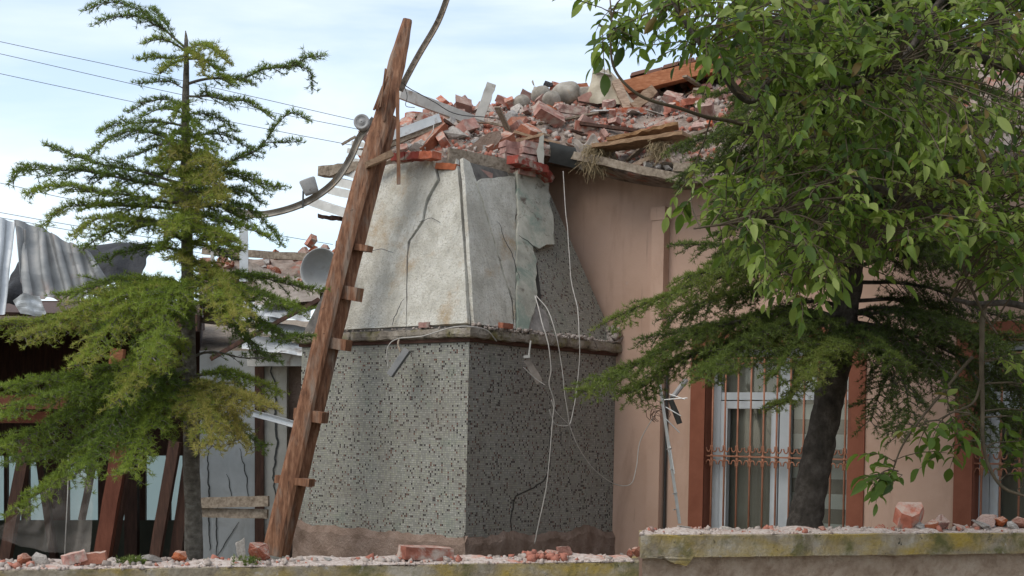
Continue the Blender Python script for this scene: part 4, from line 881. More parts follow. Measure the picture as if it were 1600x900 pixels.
# ------------------------------------------------------------------ ladder
ld = thing('ladder', P(427, 868, 10.65), 'heavy reddish timber ladder leaning on the tower, its pole split at the top', 'ladder')
def rail(pts, wpx, name, seg=40, split=0, dpt=.08):
    """a rough squared pole; pts (px,py,Y,width px)"""
    pp = spline([P(*p[:3]) for p in pts], 8); ws = [interp([(i * 8,) + (p[3],) for i, p in enumerate(pts)], j)[0] for j in range(len(pp))]
    m = MB(); o = 0; vs = []
    for i, p in enumerate(pp):
        d = (pp[min(i + 1, len(pp) - 1)] - pp[max(0, i - 1)]).normalized(); s_ = d.cross(Vector((0, -1, 0))).normalized(); n_ = s_.cross(d).normalized(); w_ = ws[i] / F * p.y / 2
        for k, (x, y) in enumerate(((-1, -.6), (-.75, -1), (.2, -1.06), (.75, -.95), (1, -.55), (1, .6), (.6, 1), (-.6, 1), (-1, .6))):
            q = 1 + .10 * noise.noise(Vector((i * .35, k * 2.1, 1))) ; vs.append(p + s_ * x * w_ * q + n_ * y * dpt / 2 * q)
    n = 9; fs2 = [(i * n + k, i * n + (k + 1) % n, (i + 1) * n + (k + 1) % n, (i + 1) * n + k) for i in range(len(pp) - 1) for k in range(n)] + [tuple(range(n)), tuple((len(pp) - 1) * n + k for k in reversed(range(n)))]
    m.add(vs, fs2); return m.build(name, M['wood_new'], ld)
rail([(424, 868, 10.65, 32), (464, 700, 10.75, 28), (510, 500, 10.9, 26), (558, 310, 11.05, 26), (597, 190, 11.15, 28), (620, 100, 11.25, 26), (637, 32, 11.3, 14)], 0, 'front_rail')
rail([(438, 868, 10.78, 26), (482, 690, 10.87, 25), (530, 490, 11.02, 26), (577, 305, 11.17, 24), (606, 205, 11.25, 20), (612, 185, 11.3, 14)], 0, 'rear_rail')
# splinters near the break
for (x0, y0, x1, y1, w_) in ((603, 108, 594, 168, 8), (606, 120, 588, 172, 6), (598, 135, 584, 172, 5), (612, 112, 600, 190, 9)):
    m = MB(); m.bar(P(x0, y0, 11.1), P(x1, y1, 11.1), .012, w_ / F * 11, up=Vector((0, 1, 0)), jit=.002, seg=3); o = MB(); m.build('splinter', M['wood_new'], ld)
for (x0, x1, y, w_, t_) in ((535, 575, 386, 12, 9), (524, 559, 458, 19, 20), (505, 542, 537, 16, 16), (470, 505, 650, 16, 16), (440, 484, 752, 14, 11)):
    m = MB(); m.bar(P(x0 - 6, y - 4, 10.68 + (868 - y) * .0009), P(x1 + 3, y + 3, 10.58 + (868 - y) * .0009), .10, t_ / F * 11.6, jit=.002, seg=4)
    m.build('rung', M['wood_new'], ld)
m = MB(); m.bar(P(572, 258, 11.0), P(612, 240, 11.05), .12, .045, jit=.004, seg=5); m.build('rung', M['wood_tan'], ld)
plank('hanging_stick', P(621, 138, 11.1), P(623, 288, 11.05), .028, .026, 'wood_new', 'thin pointed wooden stick hanging beside the ladder head', 'stick', up=Vector((0, 1, 0)))

# ------------------------------------------------------------------ gutter strips, coil, can, lights, horn
def channel(pts, name, mat, label, cat, wd=.05, dep=.03, up=Vector((0, -1, 0))):
    pp = spline(pts, 8); m = MB(); vs = []
    for i, p in enumerate(pp):
        d = (pp[min(i + 1, len(pp) - 1)] - pp[max(0, i - 1)]).normalized(); s_ = d.cross(Vector((0, -1, 0))).normalized(); n_ = Vector((0, -1, 0))
        for (x, y) in ((-.5, .0), (-.42, 1), (-.1, .2), (.1, .2), (.42, 1), (.5, 0), (.42, -.3), (-.42, -.3)): vs.append(p + s_ * x * wd + n_ * y * dep)
    n = 8; fs2 = [(i * n + k, i * n + (k + 1) % n, (i + 1) * n + (k + 1) % n, (i + 1) * n + k) for i in range(len(pp) - 1) for k in range(n)]
    fs2 += [tuple(range(n)), tuple((len(pp) - 1) * n + k for k in reversed(range(n)))]
    m.add(vs, fs2); return tag(m.build(name, M[mat]), label, cat)
channel([P(702, -12, 11.6), P(684, 35, 11.6), (P(655, 85, 11.5)), P(637, 118, 11.4), P(625, 142, 11.3)], 'bent_strip', 'wood_grey', 'upper bent grey strip rising from the ladder head into the sky', 'strip', .05)
channel([P(585, 186, 11.7), P(562, 215, 11.7), P(546, 250, 11.7), P(520, 287, 11.7), P(480, 315, 11.75), P(435, 331, 11.8), P(395, 335, 11.9), P(352, 325, 12)], 'bent_gutter', 'pot', 'long bent metal gutter sweeping from the coil down to the cedar', 'gutter', .058)
m = MB(); c = P(566, 192, 11.65); m.lathe(c, (-.1, -1, .1), [(-.04, .02), (-.04, .062), (.03, .066), (.04, .058), (.03, .045), (.02, .03), (.035, .022), (.035, .004)], 24)
tag(m.build('wire_coil', M['lampgrey'], smooth=True), 'round grey coil at the top of the bent gutter', 'coil')
cn = thing('floodlight', P(484, 300, 11.7), 'grey can shaped lamp standing on the bent gutter', 'lamp')
m = MB(); m.lathe(P(488, 303, 11.7), P(479, 279, 11.68) - P(488, 303, 11.7), [(0, .0), (0, .055), (.02, .06), (.12, .068), (.13, .062), (.13, .0)], 20); m.build('housing', M['lampgrey'], cn, smooth=True)
m = MB(); m.bar(P(474, 298, 11.72), P(473, 325, 11.72), .014, .014, up=Vector((0, 1, 0))); m.build('bracket', M['metal_dark'], cn)
hn = thing('horn_loudspeaker', P(497, 445, 11.3), 'grey loudspeaker horn facing out left of the ladder', 'loudspeaker')
ax = Vector((-.38, -1, .12)).normalized(); c = P(499, 420, 11.35)
m = MB(); m.lathe(c - ax * .06, ax, [(-.16, .035), (-.12, .07), (-.04, .13), (.03, .165), (.06, .174), (.064, .166), (.03, .157), (-.04, .12), (-.12, .06), (-.13, .0)], 36); m.build('bell', M['horn'], hn, smooth=True)
m = MB(); m.lathe(c - ax * .2, ax, [(-.08, 0), (-.08, .045), (.0, .05), (.01, .03)], 20); m.build('driver', M['metal_dark'], hn, smooth=True)
m = MB(); m.tube([c - ax * .15 + Vector((0, 0, -.05)), c + Vector((.02, .12, -.3)), c + Vector((.02, .12, -.6))], .012, 6); m.build('mount', M['wood_grey'], hn)
# two small tube lamps on the mosaic
la = thing('wall_lamp', P(622, 590, 10.7), 'grey box lamp dangling under the cornice on the lit tower side', 'lamp')
m = MB(); m.bar(P(609, 586, 10.72), P(636, 546, 10.70), .05, .062, up=Vector((0, 1, 0)), seg=2); m.build('housing', M['lampgrey'], la)
m = MB(); m.bar(P(613, 589, 10.69), P(641, 549, 10.67), .012, .05, up=Vector((0, 1, 0))); m.build('cover', M['metal_dark'], la)
m = MB(); m.tube(spline([P(624, 528, 10.85), P(622, 538, 10.8), P(626, 550, 10.76)], 4), .008, 6); m.build('bracket', M['wood_grey'], la)
la = thing('wall_lamp', P(836, 598, 10.85), 'broken brown lamp hanging from a strap on the shaded tower side', 'lamp')
m = MB(); m.bar(P(823, 562, 10.85), P(843, 597, 10.88), .05, .05, up=Vector((0, 1, 0)), seg=3, jit=.003); m.build('housing', M['cloth'], la)
m = MB(); m.bar(P(829, 533, 10.84), P(826, 556, 10.82), .012, .025, up=Vector((0, 1, 0))); m.bar(P(818, 558, 10.82), P(828, 557, 10.82), .02, .05, up=Vector((0, 1, 0))); m.build('strap', M['board_pale'], la)

# ------------------------------------------------------------------ cables
def cable(pts, r, label, mat='cable', name='cable', cat='cable', wob=0.004, parent=None):
    pp = spline([P(*p) for p in pts], 10); pp = [p + noise.noise_vector(p * 6) * wob for p in pp]; m = MB(); m.tube(pp, r, 5)
    return tag(m.build(name, M[mat], smooth=True), label, cat)
cable([(836, 462, 10.95), (846, 500, 10.78), (857, 540, 10.72), (861, 575, 10.72), (858, 600, 10.74), (866, 628, 10.78), (863, 660, 10.8), (860, 700, 10.8), (854, 760, 10.8), (842, 815, 10.8), (835, 850, 10.8)], .0045, 'leftmost pale cable from the slot, hanging straight down to the plinth')
cable([(838, 462, 10.95), (856, 485, 10.85), (868, 520, 10.78), (876, 560, 10.8), (882, 610, 10.82), (888, 650, 10.85), (892, 670, 10.88), (905, 700, 10.95), (930, 735, 11.1), (960, 756, 11.3), (985, 756, 11.4), (994, 730, 11.5), (1000, 690, 11.55), (1022, 650, 11.5)], .004, 'long pale cable looping from the tower slot across to the antenna')
cable([(880, 268, 11.65), (882, 310, 11.6), (886, 350, 11.5), (889, 390, 11.4), (893, 440, 11.3), (902, 480, 11.15), (905, 520, 11.0), (906, 560, 11.0), (901, 610, 11.0), (893, 655, 10.95), (886, 665, 10.9), (868, 662, 10.85), (858, 640, 10.8)], .004, 'thin white cable dropping from the eave past the tower corner')
cable([(606, 575, 10.62), (605, 545, 10.6), (620, 530, 10.58), (660, 525, 10.5), (700, 513, 10.4), (733, 510, 10.32), (760, 516, 10.42), (776, 533, 10.5)], .0045, 'pale cable lying across the front of the mossy cornice')
cable([(818, 574, 10.76), (835, 590, 10.78), (852, 602, 10.78)], .003, 'short stray wire crossing behind the broken brown lamp')
cable([(862, 625, 10.78), (868, 642, 10.8), (890, 664, 10.9)], .003, 'short wire linking the hanging cables on the shaded tower side')
cable([(630, 130, 11.2), (640, 138, 11.3), (680, 160, 12.0), (712, 178, 12.3), (770, 184, 12.5)], .004, 'thin wire tied from the ladder head to the upright board', 'cable_dark')
cable([(632, 135, 11.2), (636, 150, 11.2), (634, 165, 11.2), (648, 168, 11.2)], .0028, 'loose curled wire end at the ladder head', 'cable_dark')
cable([(678, 196, 11.95), (676, 206, 11.9), (665, 220, 11.9), (658, 230, 11.9)], .0045, 'short pale cable end drooping from the white fascia')
wires = [([(-200, 20), (0, 65), (280, 125), (560, 189), (760, 235)], 'topmost overhead power line crossing the sky'), ([(-200, 40), (0, 84), (275, 146), (550, 200), (760, 245)], 'second overhead power line from the top'),
         ([(-200, 70), (0, 115), (270, 172), (535, 224), (760, 262)], 'third overhead power line from the top'), ([(-200, 250), (0, 286), (115, 312), (420, 365), (520, 382)], 'fourth overhead power line passing behind the cedar middle'),
         ([(-200, 295), (0, 332), (150, 358), (330, 385), (480, 402)], 'fifth overhead line just above the crumpled tin roof'), ([(-200, 305), (0, 340), (150, 367), (330, 398), (480, 418)], 'lowest overhead line just above the crumpled tin roof')]
for pts, lb in wires:
    pp = spline([P(x, y, 28) for x, y in pts], 8); m = MB(); m.tube(pp, .0055, 4); tag(m.build('power_line', M['cable_dark'], smooth=True), lb, 'power line', 'overhead power lines')

# ------------------------------------------------------------------ antenna by the window
an = thing('antenna', P(1062, 818, 11.1), 'silver television antenna hanging upside down on the pink wall', 'antenna')
m = MB(); A0, A1 = P(1031, 600, 10.95), P(1062, 818, 10.95); m.bar(A0, A1, .022, .022, up=Vector((0, 1, 0))); m.build('boom', M['alu'], an)
for i, (x0, y0, x1, y1) in enumerate(((1034, 625, 1074, 622), (1046, 616, 1070, 624), (1040, 636, 1064, 650), (1036, 650, 1062, 676), (1046, 690, 1054, 740), (1054, 735, 1047, 733), (1058, 770, 1051, 772), (1058, 795, 1052, 797), (1050, 700, 1042, 702))):
    m = MB(); m.tube([P(x0, y0, 10.95), P(x1, y1, 10.9)], .0045, 5); m.build('rod', M['alu'], an)
m = MB(); m.tube([P(1072, 594, 11.15), P(1050, 622, 11.0)], .02, 8); m.build('strut', M['lampgrey'], an)
m = MB(); m.tube([P(1048, 625, 11.0), P(1056, 645, 11.0), P(1062, 662, 11.0)], [.02, .024, .022], 8); m.build('foot', M['metal_dark'], an)
m = MB()
for i in range(9):
    c = P(1030 + random.uniform(-8, 8), 630 + random.uniform(-10, 25), 11.0); r = random.uniform(.03, .07)
    m.tube([c + Vector((math.cos(t * .6) * r, random.uniform(-.01, .01), math.sin(t * .6) * r * random.uniform(.7, 1.1))) for t in range(8)], .0022, 4)
m.build('wire_tangle', M['wood_dark'], an)

# ------------------------------------------------------------------ left annex
ax_ = thing('annex', P(230, 860, 13) * 1.0, 'ruined annex with cracked white wall panels, tin roof sheets and brown posts', 'annex')
ax_.location.z = GZ
def rect(x0, y0, x1, y1, Y, name, mat, par, th=.05, Y2=None, jit=0, step=None):
    m = MB(); Y2 = Y if Y2 is None else Y2
    f = lambda x, y: P(x, y, Y + (Y2 - Y) * (x - x0) / (x1 - x0 + 1e-6)); m.slab([(x0, y0), (x1, y0), (x1, y1), (x0, y1)], f, lambda x, y: f(x, y) + Vector((0, th, 0)), jit=jit, step=step)
    return m.build(name, M[mat], par)
rect(312, 548, 398, 930, 12.4, 'wall_panel', 'whitewall', ax_, .1)
rect(398, 548, 412, 930, 12.36, 'post', 'wood_dark', ax_, .1)
rect(412, 548, 448, 930, 12.4, 'wall_panel', 'creamwall', ax_, .1)
rect(448, 520, 520, 930, 12.5, 'wall_panel', 'mortar_brown', ax_, .1)
m = MB()
m.add([Vector(P(312, 548, 12.42)), Vector(P(520, 548, 12.42)), P(520, 500, 15.5), P(312, 500, 15.5)], [(0, 1, 2, 3)]); m.build('roof_deck', M['wood_grey'], ax_, fix=False)
# jagged crack in the cream panel
pa = P(420, 700, 12.395); nb_ = Vector((0, -1, 0))
crack([(426, 548), (424, 580), (432, 600), (430, 650), (434, 690), (427, 740), (430, 780)], pa, nb_, 3.5, .004, ax_)
crack([(375, 700), (385, 740), (388, 780)], pa, nb_, 1.6, .004, ax_); crack([(355, 740), (362, 775)], pa, nb_, 1.5, .004, ax_)
crack([(372, 815), (352, 850), (340, 868)], pa, nb_, 1.5, .004, ax_); crack([(340, 780), (338, 868)], pa, nb_, 2.0, .004, ax_); crack([(325, 700), (328, 860)], pa, nb_, 2.5, .004, ax_)
rect(386, 553, 480, 572, 12.2, 'white_beam', 'board_white', ax_, .06, 12.1)
# grey timber braces
plank('brace_board', P(305, 786, 11.6), P(420, 783, 11.4), .03, .085, 'wood_grey', 'upper grey board fixed between cedar trunk and ladder foot', up=Vector((0, 0, 1)))
plank('brace_board', P(305, 801, 11.65), P(418, 803, 11.45), .03, .075, 'wood_grey', 'lower grey board fixed between cedar trunk and ladder foot', up=Vector((0, 0, 1)))
channel([P(396, 646, 11.9), P(430, 655, 11.85), P(462, 664, 11.8)], 'loose_gutter', 'tin_white', 'short pale gutter piece sticking out beside the ladder', 'gutter', .06)
# tin roof sheets
def sheet(top, bot, name, mat, label, cat='roof sheet', nu=40, nv=10, amp=.02, waves=7, group=None, th=.004, crum=.02, parent=None):
    def f(u, v):
        a = P(*interp([(i / (len(top) - 1),) + t for i, t in enumerate(top)], u)); c = P(*interp([(i / (len(bot) - 1),) + t for i, t in enumerate(bot)], u))
        p = a.lerp(c, v); q = math.sin(u * waves * 2 * math.pi); q = math.copysign(abs(q) ** .5, q) * amp + crum * noise.noise(Vector((u * 3, v * 3, len(label))))
        return p + Vector((0, -1, .3)).normalized() * q
    m = MB(); m.grid(f, nu, nv); m.grid(lambda u, v: f(u, v) + Vector((0, th, 0)), nu, nv)
    o = m.build(name, M[mat], parent, fix=False, smooth=False)
    return tag(o, label, cat, group) if not parent else o
M['tin_rust'] = rough_mat('rusty_tin', [(.3, (.15, .155, .16, 1)), (.5, (.24, .245, .245, 1)), (.7, (.32, .31, .30, 1))], 4, .6, .15, 20, metal=.3, stains=[((.24, .125, .085, 1), 2.0, .50, .70, (1, 1, .45)), ((.16, .06, .03, 1), 5, .6, .7, (1, 1, .6))])
sheet([(22, 344, 11.2), (62, 351, 11.2), (85, 368, 11.15), (120, 384, 11.1), (142, 396, 11.1)], [(36, 462, 10.9), (75, 466, 10.9), (112, 472, 10.9), (140, 464, 10.95), (173, 445, 11)], 'roof_sheet', 'tin_rust',
      'large crumpled corrugated sheet with rust streaks at the left edge', waves=4.5, amp=.028, crum=.05, nu=80)
sheet([(-60, 335, 11.2), (24, 346, 11.2)], [(-60, 500, 11.0), (8, 490, 11.0)], 'roof_sheet', 'tin', 'grey corrugated sheet cut by the left photo edge', waves=3, amp=.02, nu=40)
sheet([(24, 352, 11.1), (40, 358, 11.1)], [(32, 440, 10.95), (38, 452, 10.95)], 'roof_sheet', 'tin_rust', 'narrow orange stained strip of tin peeled beside the dark gap', waves=1, amp=.01, nu=10)
sheet([(20, 470, 10.9), (40, 458, 10.85), (62, 463, 10.9)], [(32, 490, 10.9), (52, 494, 10.9), (72, 490, 10.9)], 'roof_sheet', 'tin_white', 'small pale torn flap of tin below the crumpled sheet', waves=1.0, amp=.02, nu=12)
m = MB()
def tarp(u, v):
    tx = 40 + u * 200; ty = interp([(40, 400), (120, 388), (150, 383), (190, 378), (225, 381), (240, 392)], tx)[0]
    a = P(tx, ty, 11.9); q = noise.noise(Vector((u * 6, v * 4, 3))); return a + Vector((.03 * q + .04 * v * (u - .5), -.55 * v + .10 * q * v, -.03 * v - .42 * v ** 1.6 * (1.1 - .3 * u) + .03 * math.sin(u * 26) * v))
m.grid(tarp, 60, 24); m.grid(lambda u, v: tarp(u, v) + Vector((0, .01, -.006)), 60, 24)
tag(m.build('tarpaulin', rough_mat('black_tarp', [(.3, (.012, .012, .014, 1)), (.7, (.035, .036, .04, 1))], 4, .6, .5, 12, bdist=.05)), 'black tarpaulin sagging behind the crumpled tin sheets', 'tarpaulin')
# roof sheets between cedar and ladder
shs = [([(372, 402, 12.9), (420, 420, 12.7)], [(420, 470, 12.2), (480, 475, 12.2)], 'grey sheet nearest the rubble, folded like a ridge', 0),
       ([(420, 425, 12.8), (498, 440, 12.6)], [(395, 478, 12.1), (500, 470, 12.1)], 'broad grey dusty sheet just under the loudspeaker horn', 0),
       ([(368, 470, 12.4), (440, 474, 12.3)], [(372, 500, 12.1), (440, 505, 12.0)], 'bright pale sheet peeping through the cedar twigs', 2),
       ([(420, 478, 12.3), (486, 484, 12.2)], [(412, 494, 12.0), (484, 502, 12.0)], 'second pale sheet left of the ladder middle', 2),
       ([(405, 500, 12.25), (486, 512, 12.15)], [(402, 520, 12.0), (486, 530, 12.0)], 'third pale sheet left of the ladder middle', 2),
       ([(380, 522, 12.2), (486, 535, 12.1)], [(378, 545, 12.0), (484, 556, 11.95)], 'lowest pale sheet resting on the white beam', 2)]
for tp_, bt_, lb, k in shs: sheet(tp_, bt_, 'roof_sheet', ('cloth', 'board_white', 'tin_white')[k], lb, waves=2, amp=.006, nu=16, crum=.03, group='pale roof sheets left of the ladder')
plank('rafter', P(312, 500, 13.0), P(500, 520, 12.6), .2, .05, 'wood_grey', 'wide dark rafter under the pale sheets', 'rafter')
plank('fallen_pole', P(330, 560, 9.9), P(498, 468, 10.6), .03, .03, 'wood_dark', 'thin dark pole slanting up behind the cedar branches', 'pole', up=Vector((0, 1, 0)))
plank('roof_pole', P(318, 392, 13.0), P(482, 402, 12.6), .05, .065, 'wood_grey', 'straight grey pole lying across the annex rubble', 'pole')
plank('standing_post', P(381, 335, 12.6), P(381, 440, 12.6), .075, .02, 'tin_white', 'upright pale tin post below the end of the bent gutter', 'post', up=Vector((0, 1, 0)))
plank('standing_post', P(332, 360, 12.6), P(332, 440, 12.6), .03, .03, 'board_pale', 'thin pale post right of the cedar trunk', 'post', up=Vector((0, 1, 0)))
# rubble on the annex roof
def heap2(u, v):
    px = 310 + u * 250; yb = interp([(310, 410), (340, 408), (370, 402), (420, 400), (470, 392), (500, 385), (560, 378)], px)[0]
    a = P(px, 455 + 20 * (1 - u), 12.5); c = P(px, yb + 6, 13.3); p = a.lerp(c, v); p.z += noise.noise(Vector((p.x * 5, p.y * 5, 1))) * .06; return p
m = MB(); m.grid(heap2, 60, 16); m.grid(lambda u, v: heap2(u, 1) + Vector((0, .3 * v, -.5 * v)), 40, 2); tag(m.build('annex_rubble', M['dust'], fix=False), 'dusty rubble mound on the annex roof left of the tower', 'rubble', kind='stuff')
r_ = random.Random(21)
for i in range(46):
    u, v = r_.uniform(.05, .95), r_.random() ** .5; p = heap2(u, v)
    put(r_.choice(BR + LU[:3]) if i % 3 else r_.choice(LUR), 'brick', p + Vector((0, 0, .04)), (r_.gauss(0, .6), r_.gauss(0, .6), r_.uniform(0, 6)), r_.uniform(.5, 1.1) if i % 3 and True else .12,
        'broken brick in the rubble on the annex roof left of the tower', 'brick', 'bricks on the annex roof')
for o in [o for o in COL.objects if o.get('group') == 'bricks on the annex roof']:
    if o.data in LU: o.scale = (.12,) * 3
    d = o.location - CAMP; px = 800 + F * (d.x / d.y) + 6
    kd = 'grey mortar chunk' if o.data in LU else 'rounded red brick stump' if o.data in LUR else 'broken dusty brick'
    o['label'] = ('large ' if o.dimensions.x > .13 else 'small ') + kd + ' in the annex roof rubble ' + ('behind the cedar trunk' if px < 375 else 'between pale post and horn' if px < 470 else 'by the horn')
brick_at(486, 378, 12.7, (.3, -1.0, .2), 1.0, 'pointed orange brick standing on end left of the tower', BR[7])
# shed interior: dark roof, back wall with teal panes
sh = thing('shed', P(130, 860, 12.5), 'dark open shed with teal glazed back wall and slanting brown posts', 'shed'); sh.location.z = GZ
m = MB(); m.add([P(-300, 498, 11.1), P(312, 500, 11.6), P(312, 470, 14.6), P(-300, 470, 14.6)], [(0, 1, 2, 3)]); m.build('roof', M['wood_dark'], sh, fix=False)
YB = 14.3
def back(x0, y0, x1, y1, nm, mt, dY=0): rect(x0, y0, x1, y1, YB + dY, nm, mt, sh, .06)
back(-300, 470, 318, 712, 'upper_wall', 'wood_dark'); M['olive'] = rough_mat('olive_paint', [(.3, (.05, .052, .036, 1)), (.7, (.085, .085, .06, 1))], 2, .8, .3, 30, stains=[((.14, .12, .09, 1), 3, .56, .72, (1, 1, 1))]); back(-300, 813, 318, 950, 'lower_wall', 'olive')
opens = [(-60, 6), (11, 33), (45, 71), (107, 153), (186, 204), (227, 259), (266, 285)]
xs = [-300] + [x for o_ in opens for x in o_] + [318]
for i in range(0, len(xs), 2): back(xs[i], 712, xs[i + 1], 813, 'mullion', 'wood_dark')
for (x0, x1) in opens: rect(x0 - 2, 710, x1 + 2, 815, YB + .07, 'glass_pane', 'frost', sh, .006)
m = MB(); m.add([P(-300, 400, 11.1), P(-300, 400, 14.4), P(-300, 960, 14.4), P(-300, 960, 11.1)], [(0, 1, 2, 3)]); m.build('side_wall', M['wood_dark'], sh, fix=False)
m = MB(); m.add([P(313, 470, 12.5), P(318, 470, 14.4), P(318, 960, 14.4), P(313, 960, 12.5)], [(0, 1, 2, 3)]); m.build('side_wall', M['wood_dark'], sh, fix=False)
for (x0, y0, x1, y1, w_, Y, mt) in ((158, 880, 190, 690, 24, 11.6, 'wood_red'), (172, 880, 204, 690, 14, 11.7, 'wood_dark'), (240, 885, 274, 690, 17, 11.6, 'wood_dark'), (272, 885, 302, 690, 18, 11.7, 'wood_dark'), (6, 885, 44, 680, 17, 11.7, 'wood_dark'),
        (-120, 500, 310, 505, 26, 11.5, 'wood_dark'), (-60, 628, 110, 628, 22, 11.5, 'wood_red'), (-60, 652, 80, 652, 18, 11.8, 'wood_red'), (128, 812, 148, 712, 8, 13.5, 'wood_dark'), (185, 545, 178, 600, 20, 11.4, 'wood_orange'), (86, 880, 60, 700, 10, 13.8, 'wood_dark'), (206, 880, 206, 700, 20, 13.9, 'wood_dark')):
    m = MB(); m.bar(P(x0, y0, Y), P(x1, y1, Y), w_ / F * Y, .09, up=Vector((0, 1, 0)) if abs(y1 - y0) > 20 else Vector((0, 1, 0)), jit=.002, seg=6)
    m.build('post' if abs(y1 - y0) > 20 else 'beam', M[mt], sh)
rect(-60, 494, 112, 500, 10.95, 'eave_edge', 'wood_grey', sh, .05)
# plastic film
m = MB()
def film(u, v):
    L_ = interp([(0, -20, 830), (.35, 30, 855), (1, 140, 870)], u); T_ = interp([(0, 20, 812), (.45, 66, 770), (.7, 108, 715), (1, 152, 708)], u)
    a = P(T_[0], T_[1], 10.2); c = P(L_[0], L_[1], 9.7); p = a.lerp(c, v); return p + Vector((0, -.05 * noise.noise(Vector((u * 4, v * 3, 5))) * 2 - .02 * math.sin(u * 22), 0))
m.grid(film, 40, 24); tag(m.build('plastic_film', M['film'], smooth=True, fix=False), 'dusty transparent plastic film hanging at the lower left before the shed', 'plastic sheet')
m = MB(); m.tube([P(107, 705, 10.15), P(106, 770, 10.1), P(101, 868, 10.0)], .004, 5); tag(m.build('film_cord', M['cable'], smooth=True), 'thin pale cord hanging before the plastic film', 'cord')

# ------------------------------------------------------------------ gravel and loose pieces on the boundary walls
def gravel(s0, s1, ztop, n, seed, label, mx_=.010):
    r = np.random.RandomState(seed); s_ = r.uniform(s0, s1, n); d = np.clip(r.normal(.15, .09, n), .005, .29); s_ = np.where((s0 > -1) & (s_ < s0 + .16), s_ + .16 * (d / .3), s_); sz_ = .0008 + r.rand(n) ** 22 * mx_ * .9 + r.rand(n) * .0009
    lump = np.array([max(0, noise.noise(Vector((a * 3.5, 2, seed)))) * .05 for a in s_]) * (1 - abs(d - .17) / .17)
    c = np.array([FP + FD * a - FN * b_ + Vector((0, 0, ztop)) for a, b_ in zip(s_, d)]); c[:, 2] += np.maximum(lump, 0) * r.rand(n) + sz_ * .4
    v, f = cubes_mesh(c, sz_, seed, 1.0); return tag(raw_mesh('gravel', v, f, M['gravel']), label, 'gravel', kind='stuff')
gravel(-3.2, S0 - .02, ZL, 22000, 31, 'pale crushed mortar gravel strewn along the lower garden wall')
gravel(S0, 2.9, ZR, 12000, 32, 'pale crushed mortar gravel strewn along the taller lichen covered wall', .009)
def lumps(s0, s1, ztop, n, seed, mt, label):
    r = np.random.RandomState(seed); s_ = r.uniform(s0, s1, n); d = r.uniform(.03, .26, n); sz_ = .004 + .012 * r.rand(n) ** 2.5
    keep = np.array([noise.noise(Vector((a * 3.1, seed % 2, 4))) > -.12 or r.rand() < .25 for a in s_]); s_, d, sz_ = s_[keep], d[keep], sz_[keep]
    c = np.array([tuple(fw(a, b_, ztop + .006 + q * .5)) for a, b_, q in zip(s_, d, sz_)]); v, f = cubes_mesh(c, sz_, seed); tag(raw_mesh('rubble_bits', v, f, M[mt]), label, 'rubble', kind='stuff')
lumps(-3.2, S0 - .15, ZL, 420, 41, 'chip_grey', 'grey white mortar bits scattered along the lower garden wall'); lumps(-3.2, S0 - .15, ZL, 150, 43, 'chip_red', 'red brick bits scattered along the lower garden wall')
lumps(S0 + .12, 2.9, ZR, 170, 45, 'chip_grey', 'grey white mortar bits scattered along the taller garden wall'); lumps(S0 + .12, 2.9, ZR, 90, 47, 'chip_red', 'red brick bits scattered along the taller garden wall')
lumps(sat(840), sat(900), ZL + .012, 90, 49, 'chip_red', 'crumbled red brick heap on the low wall before the shaded mosaic')
for nm, s0, s1, zt, lb in (('dust_bed', -5.5, S0 - .03, ZL, 'mortar dust bed on top of the lower garden wall'), ('dust_bed', S0 + .03, 5.9, ZR, 'mortar dust bed on top of the taller garden wall')):
    m = MB()
    def bed(u, v):
        s_ = s0 + u * (s1 - s0) + (.46 * v * .28 * max(0, 1 - u * 20) if s0 > -1 else 0); e = math.sin(math.pi * v) ** .5 if 0 < v < 1 else 0
        return fw(s_, .012 + v * .28 + .01 * noise.noise(Vector((s_ * 6, v, 3))), zt + e * (.008 + .035 * max(0, noise.noise(Vector((s_ * 5.5, v * 2, 7))) + .15)) + .002 * noise.noise(Vector((s_ * 30, v * 9, 7))) * e)
    m.grid(bed, 600, 10); tag(m.build(nm, M['gravel'], fix=False), lb, 'dust', kind='stuff')
def on_wall(px, py, Yoff, me, rot, sc, label, cat='brick', name='brick'):
    """px,py: centre of the piece; sits on the wall top at distance Yoff behind its front edge"""
    p = onplane(px, py, fw(0, Yoff, 0), FN); ztop = (ZL if px < 1003 else ZR) + .006
    from mathutils import Euler
    sc = Vector((sc,) * 3) if not hasattr(sc, '__len__') else Vector(sc); Rm = Euler(rot).to_matrix(); zs_ = [(Rm @ Vector((v_.co.x * sc.x, v_.co.y * sc.y, v_.co.z * sc.z))).z for v_ in me.vertices]
    lo = -min(zs_); k = min(1.7, max(1, (p.z - ztop) / lo)); p.z = ztop + lo * k; put(me, name, p, rot, tuple(sc * k), label, cat)
    return p
B_ = BR; rz = math.atan2(FD.y, FD.x)
